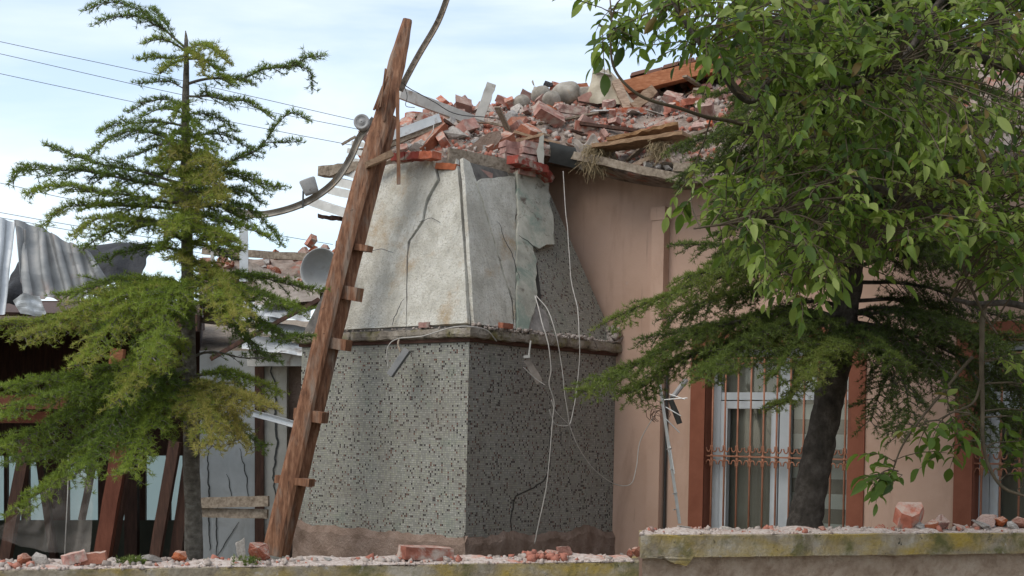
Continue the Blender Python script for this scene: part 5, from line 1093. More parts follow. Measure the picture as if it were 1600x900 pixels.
LW_ = [(377, 857, .12, LU[1], (.1, 1.45, .3), (.13, .055, .08), 'upright whitish stone standing on the low wall near the ladder foot', 'stone', 'stone'),
    (406, 852, .16, LUR[1], (.4, .3, .8), (.11, .07, .09), 'pink brick lump beside the upright stone at the ladder foot', 'brick', 'brick'),
    (115, 874, .10, B_[2], (.05, -.25, rz), (.5, .5, .75), 'dark orange brick, left one of the close pair on the low wall', 'brick', 'brick'),
    (146, 872, .11, B_[3], (.05, -.12, rz - .2), (.5, .5, .75), 'dust topped brick, right one of the close pair on the low wall', 'brick', 'brick'),
    (38, 874, .14, LUR[0], (.3, .2, 1), .045, 'small red brick bit at the far left of the low wall', 'brick', 'brick'),
    (63, 874, .12, LU[3], (.2, .3, .4), .06, 'white stone between the red bit and the brick pair', 'stone', 'stone'),
    (22, 889, .05, LU[2], (.2, .3, .4), .03, 'tiny white pebble near the left corner', 'pebble', 'pebble'),
    (234, 869, .14, LU[4], (.1, .1, .4), (.075, .05, .05), 'flat grey stone beside the green weed', 'stone', 'stone'),
    (281, 869, .17, LUR[2], (.2, .3, .4), .05, 'red brick bit just left of the cedar trunk', 'brick', 'brick'),
    (666, 860, .13, B_[4], (.05, .05, rz + .1), (.72, .55, .6), 'mortar topped brick lying on the low wall before the tower', 'brick', 'brick'),
    (697, 866, .10, LU[5], (.2, .3, .4), (.05, .05, .04), 'small white lump right of the mortar topped brick', 'stone', 'stone'),
    (552, 874, .12, LUR[3], (.2, .3, .4), .022, 'tiny red chip midway along the low wall', 'brick chip', 'brick_chip'),
    (512, 873, .12, LU[6], (.2, .3, .4), .03, 'small white pebble left of the tiny red chip', 'pebble', 'pebble'),
    (865, 866, .14, LUR[3], (.2, .3, .4), (.10, .08, .06), 'red crumbled lump in the middle of the pile before the shaded mosaic', 'brick', 'brick'),
    (882, 862, .15, LUR[4], (1.2, .3, .4), (.07, .06, .06), 'pointed red lump at the right of the pile before the shaded mosaic', 'brick', 'brick'),
    (846, 870, .13, LUR[2], (.2, .9, .4), .06, 'small red lump at the left of the pile before the shaded mosaic', 'brick', 'brick'),
    (985, 868, .13, LUR[1], (.2, .9, .4), .06, 'pink lump tucked against the taller wall end', 'brick', 'brick'),
    (996, 862, .16, LUR[0], (.5, .9, .4), .06, 'red lump leaning on the end of the taller wall', 'brick', 'brick'),
    (972, 872, .11, LU[7], (.5, .9, .4), .04, 'white pebble by the pink lump near the taller wall', 'pebble', 'pebble'),
    (1019, 828, .08, LUR[2], (.5, .9, .4), (.05, .04, .03), 'bright red chip on the left end of the taller wall', 'brick chip', 'brick_chip'),
    (1071, 816, .2, LU[1], (.1, .1, .4), (.07, .05, .03), 'white flat stone under the antenna tip', 'stone', 'stone'),
    (1133, 820, .2, LU[0], (.1, .1, .4), (.07, .05, .03), 'grey flat stone below the window grille', 'stone', 'stone'),
    (1284, 826, .14, LUR[3], (.1, .1, .4), .03, 'tiny red bit right of the dark trunk on the taller wall', 'brick chip', 'brick_chip'),
    (1376, 824, .12, LUR[4], (.1, .1, .4), .036, 'tiny red bit below the hanging leaf sprig', 'brick chip', 'brick_chip'),
    (1420, 806, .15, B_[8], (.3, -.6, .9), (.65, .8, 1.0), 'tan block tilted on its corner on the taller wall', 'brick', 'brick'),
    (1436, 811, .13, LU[2], (.3, -.6, .9), .055, 'white lump leaning on the tilted tan block', 'stone', 'stone'),
    (1437, 822, .09, LU[5], (.3, -.6, .9), .045, 'lower white lump under the tilted tan block', 'stone', 'stone'),
    (1454, 823, .08, B_[9], (.2, -.35, .5), (.65, .5, .6), 'dark red brick piece right of the tilted tan block', 'brick', 'brick'),
    (1470, 813, .14, LUR[1], (.2, -.35, .5), (.09, .07, .08), 'pink lump behind the dark red brick piece', 'brick', 'brick'),
    (1497, 822, .12, LUR[3], (.2, .35, .5), (.05, .05, .03), 'small red bit midway between the two piles', 'brick chip', 'brick_chip'),
    (1540, 806, .16, LUR[4], (.2, -.35, .5), (.12, .08, .06), 'big pink lump left in the pile at the right edge', 'brick', 'brick'),
    (1535, 818, .10, LU[6], (.2, .35, .5), (.10, .06, .05), 'wide white lump under the big pink lump', 'stone', 'stone'),
    (1562, 810, .15, LUR[0], (.2, .35, 1.5), (.09, .07, .05), 'pink lump in the middle of the pile at the right edge', 'brick', 'brick'),
    (1579, 819, .10, LU[7], (.2, .35, .5), .065, 'round white lump in the pile at the right edge', 'stone', 'stone'),
    (1596, 812, .14, LUR[2], (.2, .35, .5), (.08, .07, .06), 'red lump cut by the right photo edge', 'brick', 'brick'),
    (1512, 815, .15, LU[0], (.2, .35, .5), .03, 'small pale pebble left of the right edge pile', 'pebble', 'pebble'),
    (1360, 824, .16, LU[1], (.2, .35, .5), .022, 'tiny white pebble left of the red bit under the sprig', 'pebble', 'pebble')]
for a in LW_: on_wall(*a)

# ------------------------------------------------------------------ trees
def needles(pos, dr, tint, nn=8, ln=.024, wd=.0028, seed=1):
    r = np.random.RandomState(seed); pos = np.asarray(pos); dr = np.asarray(dr); n = len(pos)
    d = r.normal(size=(n, nn, 3)); d /= np.linalg.norm(d, axis=2)[..., None]; d = d * .85 + dr[:, None, :] * .75; d /= np.linalg.norm(d, axis=2)[..., None]
    sd_ = np.cross(d, r.normal(size=(n, nn, 3))); sd_ /= np.linalg.norm(sd_, axis=2)[..., None] + 1e-9
    l = ln * r.uniform(.7, 1.2, (n, nn, 1)); p = pos[:, None, :] + r.normal(0, .003, (n, nn, 3))
    v = np.stack([p - sd_ * wd / 2, p + sd_ * wd / 2, p + d * l], 2).reshape(-1, 3); f = np.arange(len(v)).reshape(-1, 3)
    t = np.repeat(np.clip(np.repeat(np.asarray(tint), nn) + r.normal(0, .07, n * nn), 0, 1), 3)
    return v, f, t
UP = Vector((0, 0, 1))
class Cedar:
    def __init__(s, root, needle, bark, seed): s.root = root; s.pos = []; s.dir = []; s.t = []; s.nm = needle; s.bark = bark; s.r = random.Random(seed); s.nb = 0; s.seed = seed; s.sp = .021
    def tuft(s, p, d, t):
        r = s.r; v_ = (d * .4 + UP * .35 + Vector((r.gauss(0, .4), r.gauss(0, .4), r.gauss(0, .3)))); v_.normalize(); s.pos.append(tuple(p)); s.dir.append(tuple(v_)); s.t.append(t)
    def twig(s, p, d, ln, droop, t, m, lvl=0, step=.016, bare=0):
        r = s.r; n = max(2, int(ln / step)); pts = [p.copy()]; q = p.copy(); dd = d.copy()
        for i in range(n):
            dd = (dd + Vector((r.gauss(0, .07), r.gauss(0, .07), -droop * .06 + r.gauss(0, .05)))).normalized(); q = q + dd * step; pts.append(q.copy())
            f_ = i / n
            if f_ > bare: s.tuft(q, dd, t + .25 * f_ - .12)
            if lvl == 0 and ln > .06 and i % 2 == 1 and f_ > .08:
                sg = 1 if (i // 2) % 2 else -1; sd_ = dd.cross(UP)
                if sd_.length > .1:
                    sd_.normalize(); s.twig(q, (sd_ * sg * .8 + dd * .55 + UP * r.uniform(-.3, .2)).normalized(), max(.03, ln * r.uniform(.25, .5) * (1 - f_ * .5)), droop, t, m, 1, step, bare)
        m.tube([pts[0], pts[len(pts) // 2], pts[-1]], [.0035 if lvl == 0 else .002, .0025 if lvl == 0 else .0015, .001], 3)
    def branch(s, pts, r0, tw, droop=.6, tint=.4, dens=1.0, bare=0, start=.12, up=.1):
        r = s.r; pp = spline(pts, 10); L_ = sum((b_ - a).length for a, b_ in zip(pp, pp[1:])); m = MB(); n = len(pp)
        pp = [p + noise.noise_vector(p * 3 + Vector((s.nb, 0, 0))) * .02 * min(1, i / 6) for i, p in enumerate(pp)]
        m.tube(pp, [max(.002, r0 * .72 * (1 - i / (n - 1)) ** 1.1) for i in range(n)], 6)
        acc = 0; k = 0
        for i in range(n - 1):
            a, c = pp[i], pp[i + 1]; d = (c - a); seg = d.length
            if seg < 1e-6: continue
            d.normalize(); stp = s.sp / dens; 
            while acc < seg:
                f_ = (i + acc / seg) / (n - 1); q = a + d * acc; acc += stp; k += 1
                if f_ < start: continue
                prof = min(1, (f_ - start) / .2 + .35) * (1 - .66 * f_); sd_ = d.cross(UP)
                if sd_.length < .15: sd_ = Vector((1, 0, 0))
                sd_.normalize(); sg = 1 if k % 2 else -1
                dv = (sd_ * sg * .75 + d * .65 + UP * r.uniform(-.25 - .2 * droop, up + .35)).normalized()
                s.twig(q, dv, tw * prof * r.uniform(.55, 1.15), droop, min(1, max(0, tint + .18 * f_ + r.gauss(0, .06))), m, 0, .0165, bare)
                if bare < .5:
                    for _ in range(2): s.tuft(q + Vector((r.gauss(0, .006), r.gauss(0, .006), r.uniform(0, .012))), (UP + d * .5).normalized(), tint + .2 * f_)
                    if f_ > .2: s.twig(q, (d * .7 + UP * r.uniform(.1, .6) + sd_ * r.gauss(0, .3)).normalized(), tw * .35 * prof, droop, min(1, tint + .2 * f_ + .05), m, 1, .0165, bare)
            acc -= seg
        s.nb += 1; m.build('branch', s.bark, s.root, fix=False)
    def finish(s, ln, wd, nn=8):
        v, f, t = needles(s.pos, s.dir, s.t, nn, ln, wd, s.seed); o = raw_mesh('crown', v, f, s.nm, s.root, tint=t); print('TUFTS', len(s.pos)); return o
def trunk(root, pts, bark, amp=.12, n=14):
    pp = spline([Vector(P(*p[:3])) for p in pts], 14); rs = [interp([(i * 14, p[3]) for i, p in enumerate(pts)], j)[0] for j in range(len(pp))]
    m = MB(); m.tube(pp, rs, n, rfun=lambda i, a: 1 + amp * noise.noise(Vector((math.cos(a) * 1.6, math.sin(a) * 1.6, i * .35))) + amp * .5 * noise.noise(Vector((math.cos(a) * 5, math.sin(a) * 5, i * 1.3))))
    return m.build('trunk', bark, root, smooth=True)

# left cedar
YL = 7.7
lc = thing('cedar_tree', P(304, 990, YL), 'small bright green cedar with snapped top in front of the shed', 'tree')
trunk(lc, [(306, 985, YL, .056), (303, 860, YL, .049), (299, 700, YL, .042), (294, 500, YL, .035), (291, 300, YL, .029), (290, 180, YL, .021), (291, 110, YL, .016), (291, 66, YL, .011), (290, 48, YL, .0025)], M['bark'])
C = Cedar(lc, M['needle_l'], M['bark'], 3)
def br(pts, dep, tw, droop=.5, tint=.4, r0=.010, **k):
    n = len(pts); C.branch([P(x, y, CY + dep * i / (n - 1)) for i, (x, y) in enumerate(pts)], r0, tw, droop, tint, **k)
CY = YL
# top
br([(291, 76), (262, 50), (235, 28), (205, 10), (170, 6), (133, 18)], -.15, .13, .4, .35)
br([(262, 50), (240, 40), (215, 28), (180, 30), (148, 42)], -.25, .10, .4, .3, .005)
br([(270, 56), (262, 38), (248, 25), (240, 14)], .1, .10, .2, .35, .005)
br([(291, 80), (268, 66), (245, 62), (222, 68)], -.2, .11, .4, .55)
br([(291, 86), (265, 90), (240, 88), (214, 95)], .1, .10, .5, .5)
br([(291, 90), (275, 98), (262, 104), (252, 114)], -.3, .10, .5, .6, .005)
br([(291, 78), (315, 70), (335, 78), (358, 100)], -.3, .14, .6, .65)
br([(291, 92), (318, 98), (340, 112), (362, 135)], -.2, .13, .6, .5)
br([(291, 88), (300, 80), (310, 92), (318, 120)], -.35, .13, .7, .7)
br([(291, 132), (330, 122), (372, 124), (410, 108), (455, 104), (480, 92), (509, 90)], .1, .15, .6, .35, .012)
br([(430, 112), (460, 100), (488, 112), (492, 138)], .1, .07, .7, .3, .004)
br([(291, 140), (262, 128), (240, 128), (214, 131)], .1, .08, .4, .3, .006)
br([(291, 150), (320, 150), (352, 158), (385, 160), (425, 184)], -.15, .15, .5, .4)
br([(291, 172), (262, 158), (230, 160), (202, 175)], .2, .08, .4, .3, .006)
br([(291, 180), (262, 172), (240, 174), (219, 183)], -.2, .07, .4, .35, .006)
br([(291, 178), (320, 178), (350, 190), (368, 208)], .2, .11, .6, .3, .006)
br([(291, 198), (255, 190), (215, 190), (180, 192), (153, 208)], -.1, .17, .7, .45)
br([(291, 222), (250, 210), (215, 205), (175, 215), (140, 245)], -.3, .15, .5, .35)
br([(291, 232), (260, 222), (225, 236), (188, 250)], .2, .12, .5, .2)
br([(291, 215), (330, 210), (360, 215), (390, 232)], .2, .13, .5, .35)
br([(291, 262), (340, 262), (385, 240), (405, 228), (430, 195), (455, 178), (482, 188)], .1, .13, .5, .4, .012)
br([(410, 222), (440, 222), (470, 220)], .1, .07, .5, .35, .004)
br([(291, 290), (230, 270), (180, 262), (130, 248), (100, 240), (72, 229)], -.1, .16, .6, .35, .014)
br([(291, 300), (230, 285), (150, 270), (90, 268), (50, 262), (22, 275)], -.35, .20, .7, .3, .014)
br([(60, 265), (30, 268), (22, 290)], .0, .06, .7, .25, .004)
br([(291, 318), (230, 310), (160, 302), (100, 290), (45, 305)], -.6, .22, .7, .45, .014)
br([(291, 330), (230, 325), (170, 320), (110, 322), (75, 345)], -.3, .22, .6, .5, .014)
br([(291, 345), (240, 345), (190, 340), (150, 345), (118, 372)], -.6, .20, .7, .6)
br([(291, 250), (310, 240), (325, 252), (332, 285)], -.5, .20, .9, .75)
br([(291, 275), (315, 270), (332, 290), (340, 320)], -.6, .2, .9, .7)
br([(291, 285), (330, 275), (370, 270), (410, 285), (437, 292)], -.1, .20, .6, .4)
br([(291, 300), (340, 295), (385, 300), (405, 320)], .3, .20, .6, .3)
br([(291, 320), (340, 310), (380, 325), (410, 345), (440, 382)], -.1, .16, .5, .3, .012)
br([(291, 345), (330, 340), (370, 350), (420, 372)], -.4, .15, .5, .45)
br([(291, 370), (250, 355), (200, 350), (160, 368), (130, 390)], .3, .20, .6, .3)
br([(291, 380), (330, 385), (350, 395), (362, 408)], .2, .14, .7, .2)
br([(291, 395), (250, 385), (200, 390), (150, 408)], -.2, .16, .6, .2)
for i in range(10):
    y0 = 230 + i * 17; a = C.r.uniform(0, 6.28); dx = math.cos(a) * (40 + i * 9); br([(291, y0), (291 + dx * .5, y0 - 10), (291 + dx, y0 + 10)], math.sin(a) * .7, .20, .7, .35 + .2 * (math.sin(a) < 0))
for i in range(13):
    y0 = 170 + i * 21; ln_ = 22 + i * 2.2; dx = C.r.uniform(-1, 1) * ln_; br([(291, y0), (291 + dx * .5, y0 - 6), (291 + dx, y0 + 12)], -.25 - .012 * i, .16, .7, .5 + C.r.uniform(-.15, .3), .005)
# middle dense tier
br([(293, 450), (240, 445), (180, 455), (110, 490), (50, 505), (-10, 512)], -.7, .30, .9, .6, .018)
br([(293, 455), (230, 455), (160, 470), (90, 505), (35, 530)], -1.0, .28, 1.0, .65, .016)
br([(293, 450), (260, 440), (230, 455), (190, 490), (150, 545), (125, 570)], -1.2, .26, 1.1, .6, .016)
br([(293, 450), (285, 445), (265, 470), (250, 520), (235, 560)], -1.3, .26, 1.2, .5, .016)
br([(293, 445), (320, 430), (345, 445), (360, 480), (365, 500)], -1.1, .24, 1.1, .7, .014)
br([(293, 450), (340, 445), (390, 452), (430, 470), (470, 485)], -.5, .26, .9, .35, .016)
br([(293, 440), (345, 430), (400, 430), (450, 445), (500, 455)], .1, .22, .8, .35, .014)
br([(293, 460), (340, 470), (385, 490), (430, 520), (470, 530)], -.4, .26, 1.0, .25, .016)
br([(293, 470), (340, 480), (370, 505), (395, 545), (430, 560)], .2, .24, 1.0, .15, .014)
br([(293, 450), (250, 440), (200, 440), (140, 450), (90, 460)], .4, .26, .8, .4, .014)
br([(293, 460), (240, 470), (190, 500), (140, 520)], .3, .3, 1.0, .15, .014)
br([(293, 470), (270, 480), (250, 500), (215, 560)], -.8, .28, 1.1, .3, .014)
br([(293, 560), (340, 552), (380, 560), (420, 560), (440, 550)], .0, .12, .8, .2, .012, bare=.6)
# lower tiers
br([(298, 570), (240, 570), (170, 580), (90, 590), (30, 600), (-30, 615)], -.7, .32, 1.0, .45, .018)
br([(298, 575), (230, 585), (150, 600), (70, 625), (0, 650)], -1.0, .30, 1.0, .4, .018)
br([(298, 580), (220, 600), (130, 640), (50, 680), (-20, 705)], -1.1, .32, 1.1, .4, .018)
br([(298, 590), (240, 620), (170, 680), (100, 740), (30, 795)], -1.3, .24, 1.0, .45, .016)
br([(298, 580), (250, 590), (200, 620), (150, 700), (120, 740)], -1.2, .28, 1.2, .3, .016)
br([(298, 560), (270, 540), (240, 555), (210, 590), (180, 630)], -1.3, .22, 1.1, .65, .014)
br([(298, 600), (270, 610), (240, 650), (215, 700), (195, 740)], -1.2, .26, 1.2, .45, .016)
br([(298, 600), (320, 600), (350, 610), (385, 620), (420, 640)], -.9, .26, 1.2, .85, .014)
br([(298, 610), (310, 620), (325, 650), (330, 700)], -1.2, .26, 1.3, .8, .014)
br([(298, 600), (340, 610), (360, 650), (370, 690)], -.8, .24, 1.3, .9, .014)
br([(298, 620), (330, 650), (370, 670), (410, 700)], .0, .22, 1.0, .2, .012, bare=.3)
br([(298, 590), (340, 580), (380, 590), (430, 610)], -.2, .24, 1.0, .55, .014)
br([(298, 610), (230, 640), (170, 660), (90, 700), (20, 720)], -.5, .30, 1.1, .25, .016)
br([(298, 560), (230, 560), (160, 600), (90, 650)], .2, .30, 1.0, .15, .016)
C.finish(.027, .0038, 10)

# right cedar
YR = 9.0
rc = thing('cedar_tree', P(1250, 960, YR), 'big dark cedar with leaning trunk in front of the grilled window', 'tree')
trunk(rc, [(1240, 990, YR, .15), (1252, 870, YR, .135), (1260, 800, YR, .105), (1279, 700, YR, .096), (1301, 600, YR, .09), (1319, 500, YR, .085), (1330, 400, YR, .078), (1338, 300, YR + .05, .08), (1345, 100, YR + .1, .065), (1350, -150, YR + .15, .045), (1352, -400, YR + .15, .02)], M['bark_dark'], .14)
C = Cedar(rc, M['needle_r'], M['bark_dark'], 8); CY = YR; C.sp = .026
# long low branches to the left
br([(1315, 500), (1250, 485), (1170, 500), (1090, 520), (1010, 560), (960, 590), (912, 612)], -1.3, .42, .9, .5, .03)
br([(1315, 500), (1240, 505), (1150, 530), (1070, 560), (1010, 600), (975, 620)], -.9, .40, 1.0, .35, .025)
br([(1318, 490), (1260, 500), (1190, 520), (1130, 560), (1090, 590)], -1.5, .36, 1.1, .4, .022)
br([(1325, 430), (1260, 415), (1180, 420), (1100, 440), (1030, 465), (960, 500)], -1.0, .38, .9, .55, .028)
br([(1325, 440), (1250, 440), (1160, 455), (1080, 480), (1040, 500)], -.4, .38, .9, .25, .025)
br([(1328, 390), (1270, 375), (1200, 375), (1130, 385), (1065, 385)], -.5, .32, .8, .3, .024)
br([(1328, 380), (1260, 370), (1190, 390), (1120, 420), (1070, 430)], -1.1, .34, .9, .5, .022)
br([(1318, 480), (1270, 470), (1200, 490), (1120, 510), (1050, 520), (1000, 530)], .2, .36, 1.0, .2, .022)
br([(1315, 500), (1280, 510), (1240, 540), (1210, 590)], -1.2, .34, 1.2, .35, .02)
br([(1312, 520), (1290, 530), (1260, 570), (1235, 620), (1200, 640)], -1.0, .26, 1.2, .55, .018)
br([(1312, 520), (1300, 530), (1280, 560), (1265, 600)], -1.5, .26, 1.2, .6, .018)
br([(1312, 510), (1340, 520), (1370, 540), (1400, 560)], -1.0, .36, 1.2, .3, .02)
# right side: darker, barer
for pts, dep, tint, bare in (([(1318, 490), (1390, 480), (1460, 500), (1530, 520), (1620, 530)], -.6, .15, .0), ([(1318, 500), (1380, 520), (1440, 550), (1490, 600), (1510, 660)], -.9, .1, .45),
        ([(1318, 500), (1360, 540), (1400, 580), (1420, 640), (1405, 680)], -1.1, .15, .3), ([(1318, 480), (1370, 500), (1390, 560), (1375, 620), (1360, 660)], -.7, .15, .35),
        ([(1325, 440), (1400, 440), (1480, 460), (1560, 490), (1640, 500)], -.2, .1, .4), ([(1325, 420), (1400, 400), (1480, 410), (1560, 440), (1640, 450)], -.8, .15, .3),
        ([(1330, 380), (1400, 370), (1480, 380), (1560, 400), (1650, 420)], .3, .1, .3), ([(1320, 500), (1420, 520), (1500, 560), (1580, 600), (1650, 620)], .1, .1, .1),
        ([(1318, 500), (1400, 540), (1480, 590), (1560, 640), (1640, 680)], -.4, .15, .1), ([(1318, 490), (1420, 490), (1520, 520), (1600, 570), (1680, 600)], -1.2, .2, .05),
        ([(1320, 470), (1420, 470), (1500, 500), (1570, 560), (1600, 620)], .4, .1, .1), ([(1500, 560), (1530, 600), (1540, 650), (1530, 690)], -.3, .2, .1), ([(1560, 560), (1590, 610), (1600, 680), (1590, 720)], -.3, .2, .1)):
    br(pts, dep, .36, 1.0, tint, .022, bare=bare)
# upper crown: whorls all round
for i in range(104):
    f_ = i / 103; y0 = 400 - f_ * 640 + C.r.uniform(-10, 10); a = i * 2.4 + C.r.uniform(-.3, .3); Lp = (270 - 90 * f_) * C.r.uniform(.8, 1.1)
    dx = math.cos(a) * Lp; dy = math.sin(a) * (1.15 - .4 * f_); x0 = 1330 + 18 * f_
    if dx < -190: dx = -190 - C.r.random() * 30
    br([(x0, y0), (x0 + dx * .35, y0 - 18), (x0 + dx * .7, y0 - 8), (x0 + dx, y0 + 22)], dy, .40, .8, .15 + .2 * C.r.random(), .024)
for (pts, dep) in (([(1340, 250), (1260, 215), (1180, 205), (1110, 215), (1055, 230)], -.3), ([(1340, 300), (1250, 260), (1160, 250), (1090, 262), (1060, 285)], .2), ([(1340, 200), (1250, 160), (1170, 145), (1100, 150)], .3), ([(1345, 130), (1260, 80), (1200, 60), (1160, 62)], .3), ([(1345, 60), (1260, 10), (1190, 0)], .2), ([(1345, 300), (1450, 270), (1540, 280), (1640, 300)], 0), ([(1345, 200), (1450, 170), (1560, 190), (1680, 200)], -.4), ([(1345, 120), (1450, 70), (1560, 60), (1680, 80)], 0), ([(1345, 40), (1450, 0), (1560, -10), (1650, 0)], -.3)):
    br(pts, dep, .36, .9, .25, .024)
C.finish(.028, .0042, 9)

# walnut with compound leaves
wn = thing('walnut_tree', P(1900, 1000, 6.9), 'leafy walnut reaching in from the right with long drooping compound leaves', 'tree')
limbs = [([(1920, 1100, 6.9), (1910, 700, 6.9), (1900, 350, 6.9), (1870, 50, 6.8), (1850, -200, 6.8)], .14, 'trunk'),
    ([(1895, 330, 6.9), (1760, 400, 6.8), (1600, 366, 6.7), (1511, 333, 6.6), (1430, 312, 6.5), (1344, 283, 6.5), (1255, 236, 6.4), (1200, 210, 6.3)], .03, 'limb'), ([(1210, 214, 6.3), (1140, 190, 6.2), (1067, 175, 6.1), (1000, 150, 6.0), (962, 108, 6.0), (955, 60, 6.0), (958, 25, 6.0)], .0085, 'limb'),
    ([(1880, 180, 6.9), (1740, 160, 6.8), (1600, 108, 6.7), (1530, 88, 6.6), (1455, 55, 6.6), (1417, 0, 6.6), (1380, -90, 6.6)], .034, 'limb'),
    ([(1500, -40, 6.4), (1455, 25, 6.4), (1420, 80, 6.3), (1370, 118, 6.2), (1278, 145, 6.2), (1220, 150, 6.2)], .016, 'limb'),
    ([(1400, -60, 6.3), (1250, 30, 6.3), (1200, 130, 6.2), (1172, 161, 6.2), (1133, 128, 6.1), (1094, 72, 6.0), (1050, 0, 6.0), (1030, -40, 6)], .016, 'limb'),
    ([(1172, 161, 6.2), (1145, 130, 6.2), (1130, 90, 6.2), (1122, 0, 6.2), (1118, -40, 6.2)], .013, 'limb'),
    ([(1870, 470, 6.8), (1740, 500, 6.8), (1600, 480, 6.6), (1540, 474, 6.5), (1489, 467, 6.4)], .024, 'limb'),
    ([(1430, 312, 6.5), (1372, 367, 6.3), (1335, 395, 6.2), (1300, 417, 6.2)], .007, 'limb'), ([(1344, 283, 6.5), (1308, 278, 6.3), (1250, 318, 6.2), (1203, 342, 6.1), (1130, 350, 6.0), (1085, 360, 6.0)], .010, 'limb'),
    ([(1540, 474, 6.5), (1537, 520, 6.4), (1535, 600, 6.4), (1533, 682, 6.4), (1560, 754, 6.4), (1598, 775, 6.4), (1640, 780, 6.4)], .012, 'limb'),
    ([(1520, 560, 6.5), (1489, 594, 6.5), (1438, 657, 6.5), (1410, 700, 6.5), (1392, 737, 6.5)], .007, 'limb'), ([(1537, 590, 6.4), (1520, 625, 6.4), (1490, 640, 6.4), (1465, 655, 6.4)], .006, 'limb'),
    ([(1511, 333, 6.6), (1500, 400, 6.5), (1530, 470, 6.45), (1560, 520, 6.4)], .01, 'limb'), ([(1850, -100, 6.8), (1700, -60, 6.6), (1600, 0, 6.5), (1540, 40, 6.4)], .02, 'limb'),
    ([(1344, 283, 6.5), (1300, 330, 6.3), (1260, 390, 6.2), (1240, 430, 6.2)], .008, 'limb'), ([(1400, -60, 6.3), (1250, -40, 6.2), (1150, -30, 6.1), (1080, -20, 6.1)], .016, 'limb')]
nodes = []
for pts, r0, nm in limbs:
    pp = spline([P(*p) for p in pts], 8); pp = [p + noise.noise_vector(p * 4) * .02 for p in pp] if nm != 'trunk' else pp; n = len(pp)
    m = MB(); m.tube(pp, [r0 * (1 - .7 * i / n) + .001 for i in range(n)], 9); m.build(nm, M['bark_dark'] if r0 > .015 else M['bark_tan'], wn, smooth=True)
    if nm != 'trunk': nodes += pp
# leaflet template
LV = []; LF = []
prof = [(0, 0), (.12, .12), (.32, .205), (.55, .21), (.78, .135), (1, 0)]
for i, (x, w_) in enumerate(prof):
    z = -.22 * x * x
    LV += [(x, -w_, z + .10 * w_ / .22), (x, 0, z), (x, w_, z + .10 * w_ / .22)]
for i in range(len(prof) - 1):
    for k in (0, 1): a = i * 3 + k; LF.append((a, a + 1, a + 4, a + 3))
LV = np.array(LV); LF = np.array(LF); LB = {'v': [], 't': []}; wr = random.Random(17)
def leaflet(p, d, nrm, ln, t):
    d = d.normalized(); y = nrm.cross(d)
    if y.length < .05: y = Vector((1, 0, 0)).cross(d)
    y.normalize(); z = d.cross(y); cv = wr.uniform(.3, 2.2); A = np.array([[d.x, y.x, z.x], [d.y, y.y, z.y], [d.z, y.z, z.z]]); v = LV.copy(); v[:, 2] *= cv; v[:, 1] *= wr.uniform(.75, 1.2); v[:, 2] += .09 * np.sin(v[:, 0] * wr.uniform(3, 7)) * wr.uniform(-1, 1) + v[:, 1] * wr.uniform(-.4, .4) * v[:, 0]
    LB['v'].append(v @ A.T * ln + np.array(p)); LB['t'].append(t)
stem = MB()
def compound(p, d, ln, t, droop=1.0, size=.085):
    n = wr.choice((2, 3, 3)); q = p.copy(); dd = d.normalized(); pts = [q.copy()]; st = ln / (n + 1)
    for i in range(n + 1):
        dd = (dd + Vector((wr.gauss(0, .1), wr.gauss(0, .1), -.28 * droop))).normalized(); q = q + dd * st; pts.append(q.copy())
        sd_ = dd.cross(UP); sd_ = sd_.normalized() if sd_.length > .1 else Vector((1, 0, 0)); nr = (UP + Vector((wr.gauss(0, .75), wr.gauss(0, .75), 0))).normalized()
        tt = min(1, max(0, t + wr.gauss(0, .13))) if wr.random() > .03 else 1
        s_ = size * (.75 + .35 * (i + 1) / (n + 1)) * wr.uniform(.8, 1.2)
        if i == n: leaflet(q, dd + Vector((0, 0, -.3)), nr, s_ * 1.15, tt)
        else:
            for sg in (-1, 1): leaflet(q, sd_ * sg * .8 + dd * .6 + Vector((wr.gauss(0, .2), wr.gauss(0, .2), -.55 * droop + wr.gauss(0, .2))), nr, s_, min(1, max(0, tt + wr.gauss(0, .06))))
    stem.tube(pts, [.0022] * (len(pts) - 1) + [.001], 4)
def inside(px, py, poly):
    c = False; j = len(poly) - 1
    for i in range(len(poly)):
        if (poly[i][1] > py) != (poly[j][1] > py) and px < (poly[j][0] - poly[i][0]) * (py - poly[i][1]) / (poly[j][1] - poly[i][1]) + poly[i][0]: c = not c
        j = i
    return c
REG = [(1035, -60), (1040, 40), (1080, 80), (1150, 100), (1190, 160), (1185, 215), (1130, 265), (1120, 330), (1100, 355), (1150, 400), (1240, 445), (1310, 430), (1380, 370), (1460, 355), (1500, 390), (1560, 430), (1660, 440), (1700, -60)]
cl = [(952, 30), (985, 40), (965, 60), (945, 78), (975, 88), (1000, 70), (958, 92), (990, 25), (1010, 60), (940, 50), (1055, 20), (1075, 50), (1048, 60), (1100, 330), (1080, 345), (1075, 320), (1392, 740), (1400, 735), (1378, 738), (1410, 742), (1395, 720), (1468, 660), (1490, 670), (1450, 665), (1505, 690), (1480, 640), (1495, 650), (1560, 700), (1590, 690), (1575, 740), (1598, 760), (1545, 560), (1575, 600), (1590, 640), (1560, 650)]
npn = np.array([tuple(p) for p in nodes])
targets = [(x, y - (38 if y < 400 else 0), wr.uniform(5.9, 6.3) if x < 1200 else 6.4) for x, y in cl]
while len(targets) < 600:
    x, y = wr.uniform(1030, 1700), wr.uniform(-60, 450)
    if inside(x, y, REG) and not (1480 < x < 1600 and 60 < y < 150 and wr.random() < .75): targets.append((x, y, wr.uniform(5.6, 7.1)))
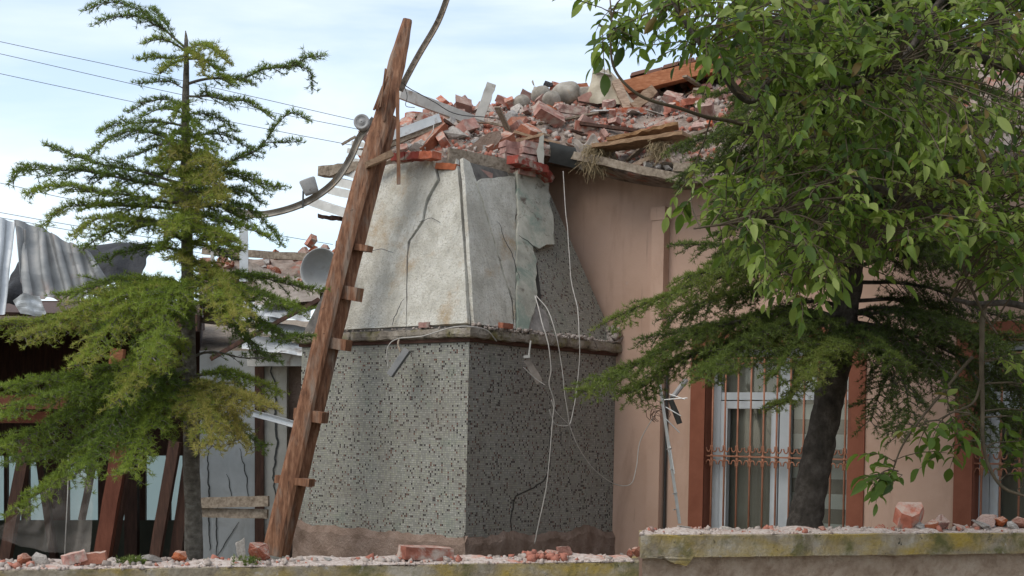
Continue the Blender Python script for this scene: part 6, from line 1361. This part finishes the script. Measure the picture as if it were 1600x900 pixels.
for (x, y, Y) in targets:
    q = P(x, y, Y); i = int(np.argmin(((npn - np.array(q)) ** 2).sum(1))); a = Vector(npn[i]); d = q - a; L_ = d.length
    if L_ > .9: a = q + (a - q).normalized() * .9; d = q - a; L_ = .9
    mid = a.lerp(q, .5) + Vector((wr.gauss(0, .03), wr.gauss(0, .03), .06 * L_)); tw_ = spline([a, mid, q], 6); stem.tube(tw_, [.0045 * (1 - .6 * k / len(tw_)) for k in range(len(tw_))], 5)
    dirn = (d.normalized() + Vector((wr.gauss(0, .4), wr.gauss(0, .4), 0))).normalized() if L_ > .03 else Vector((wr.gauss(0, 1), wr.gauss(0, 1), -.2)).normalized()
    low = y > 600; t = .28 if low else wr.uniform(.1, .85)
    for k in range(wr.choice((2, 3, 3)) if not low else 2):
        dv = (dirn + Vector((wr.gauss(0, .7), wr.gauss(0, .5), wr.uniform(-.5, .3)))).normalized()
        pt = tw_[-1 - (k * 2)] if len(tw_) > k * 2 else tw_[-1]; compound(pt, dv, wr.uniform(.12, .26), t, wr.uniform(.15, .8), wr.uniform(.040, .070) if not low else .066)
V = np.concatenate(LB['v']); nl = len(LB['v']); FF = (LF[None] + (np.arange(nl) * len(LV))[:, None, None]).reshape(-1, 4); T = np.repeat(np.array(LB['t']), len(LV))
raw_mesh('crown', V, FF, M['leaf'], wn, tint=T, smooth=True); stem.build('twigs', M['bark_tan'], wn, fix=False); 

# weeds on the low wall
def weed(px, py, d, n, h, label, name='weed'):
    m = MB(); c = onplane(px, py, fw(0, d, 0), FN); c.z = ZL; pos, dr, tt = [], [], []
    for i in range(n):
        a = c + FD * random.gauss(0, h * .5) + FN * random.gauss(0, .02); k = 5; q = a.copy(); dd = Vector((random.gauss(0, .5), random.gauss(0, .3), 1)).normalized()
        for j in range(k): q = q + dd * h / k * random.uniform(.4, 1); pos.append(tuple(q)); dr.append(tuple(dd)); tt.append(random.random())
    v, f, t = needles(pos, dr, tt, 7, .016, .005, int(px)); o = raw_mesh(name, v, f, M['weed'], tint=t, origin=tuple(c)); return tag(o, label, 'weed')
weed(206, 862, .12, 34, .045, 'low yellow green weed tuft growing on the low wall'); weed(386, 870, .05, 12, .06, 'thin green sprig beside the upright stone')
weed(324, 870, .13, 8, .02, 'tiny green sprout right of the cedar trunk')
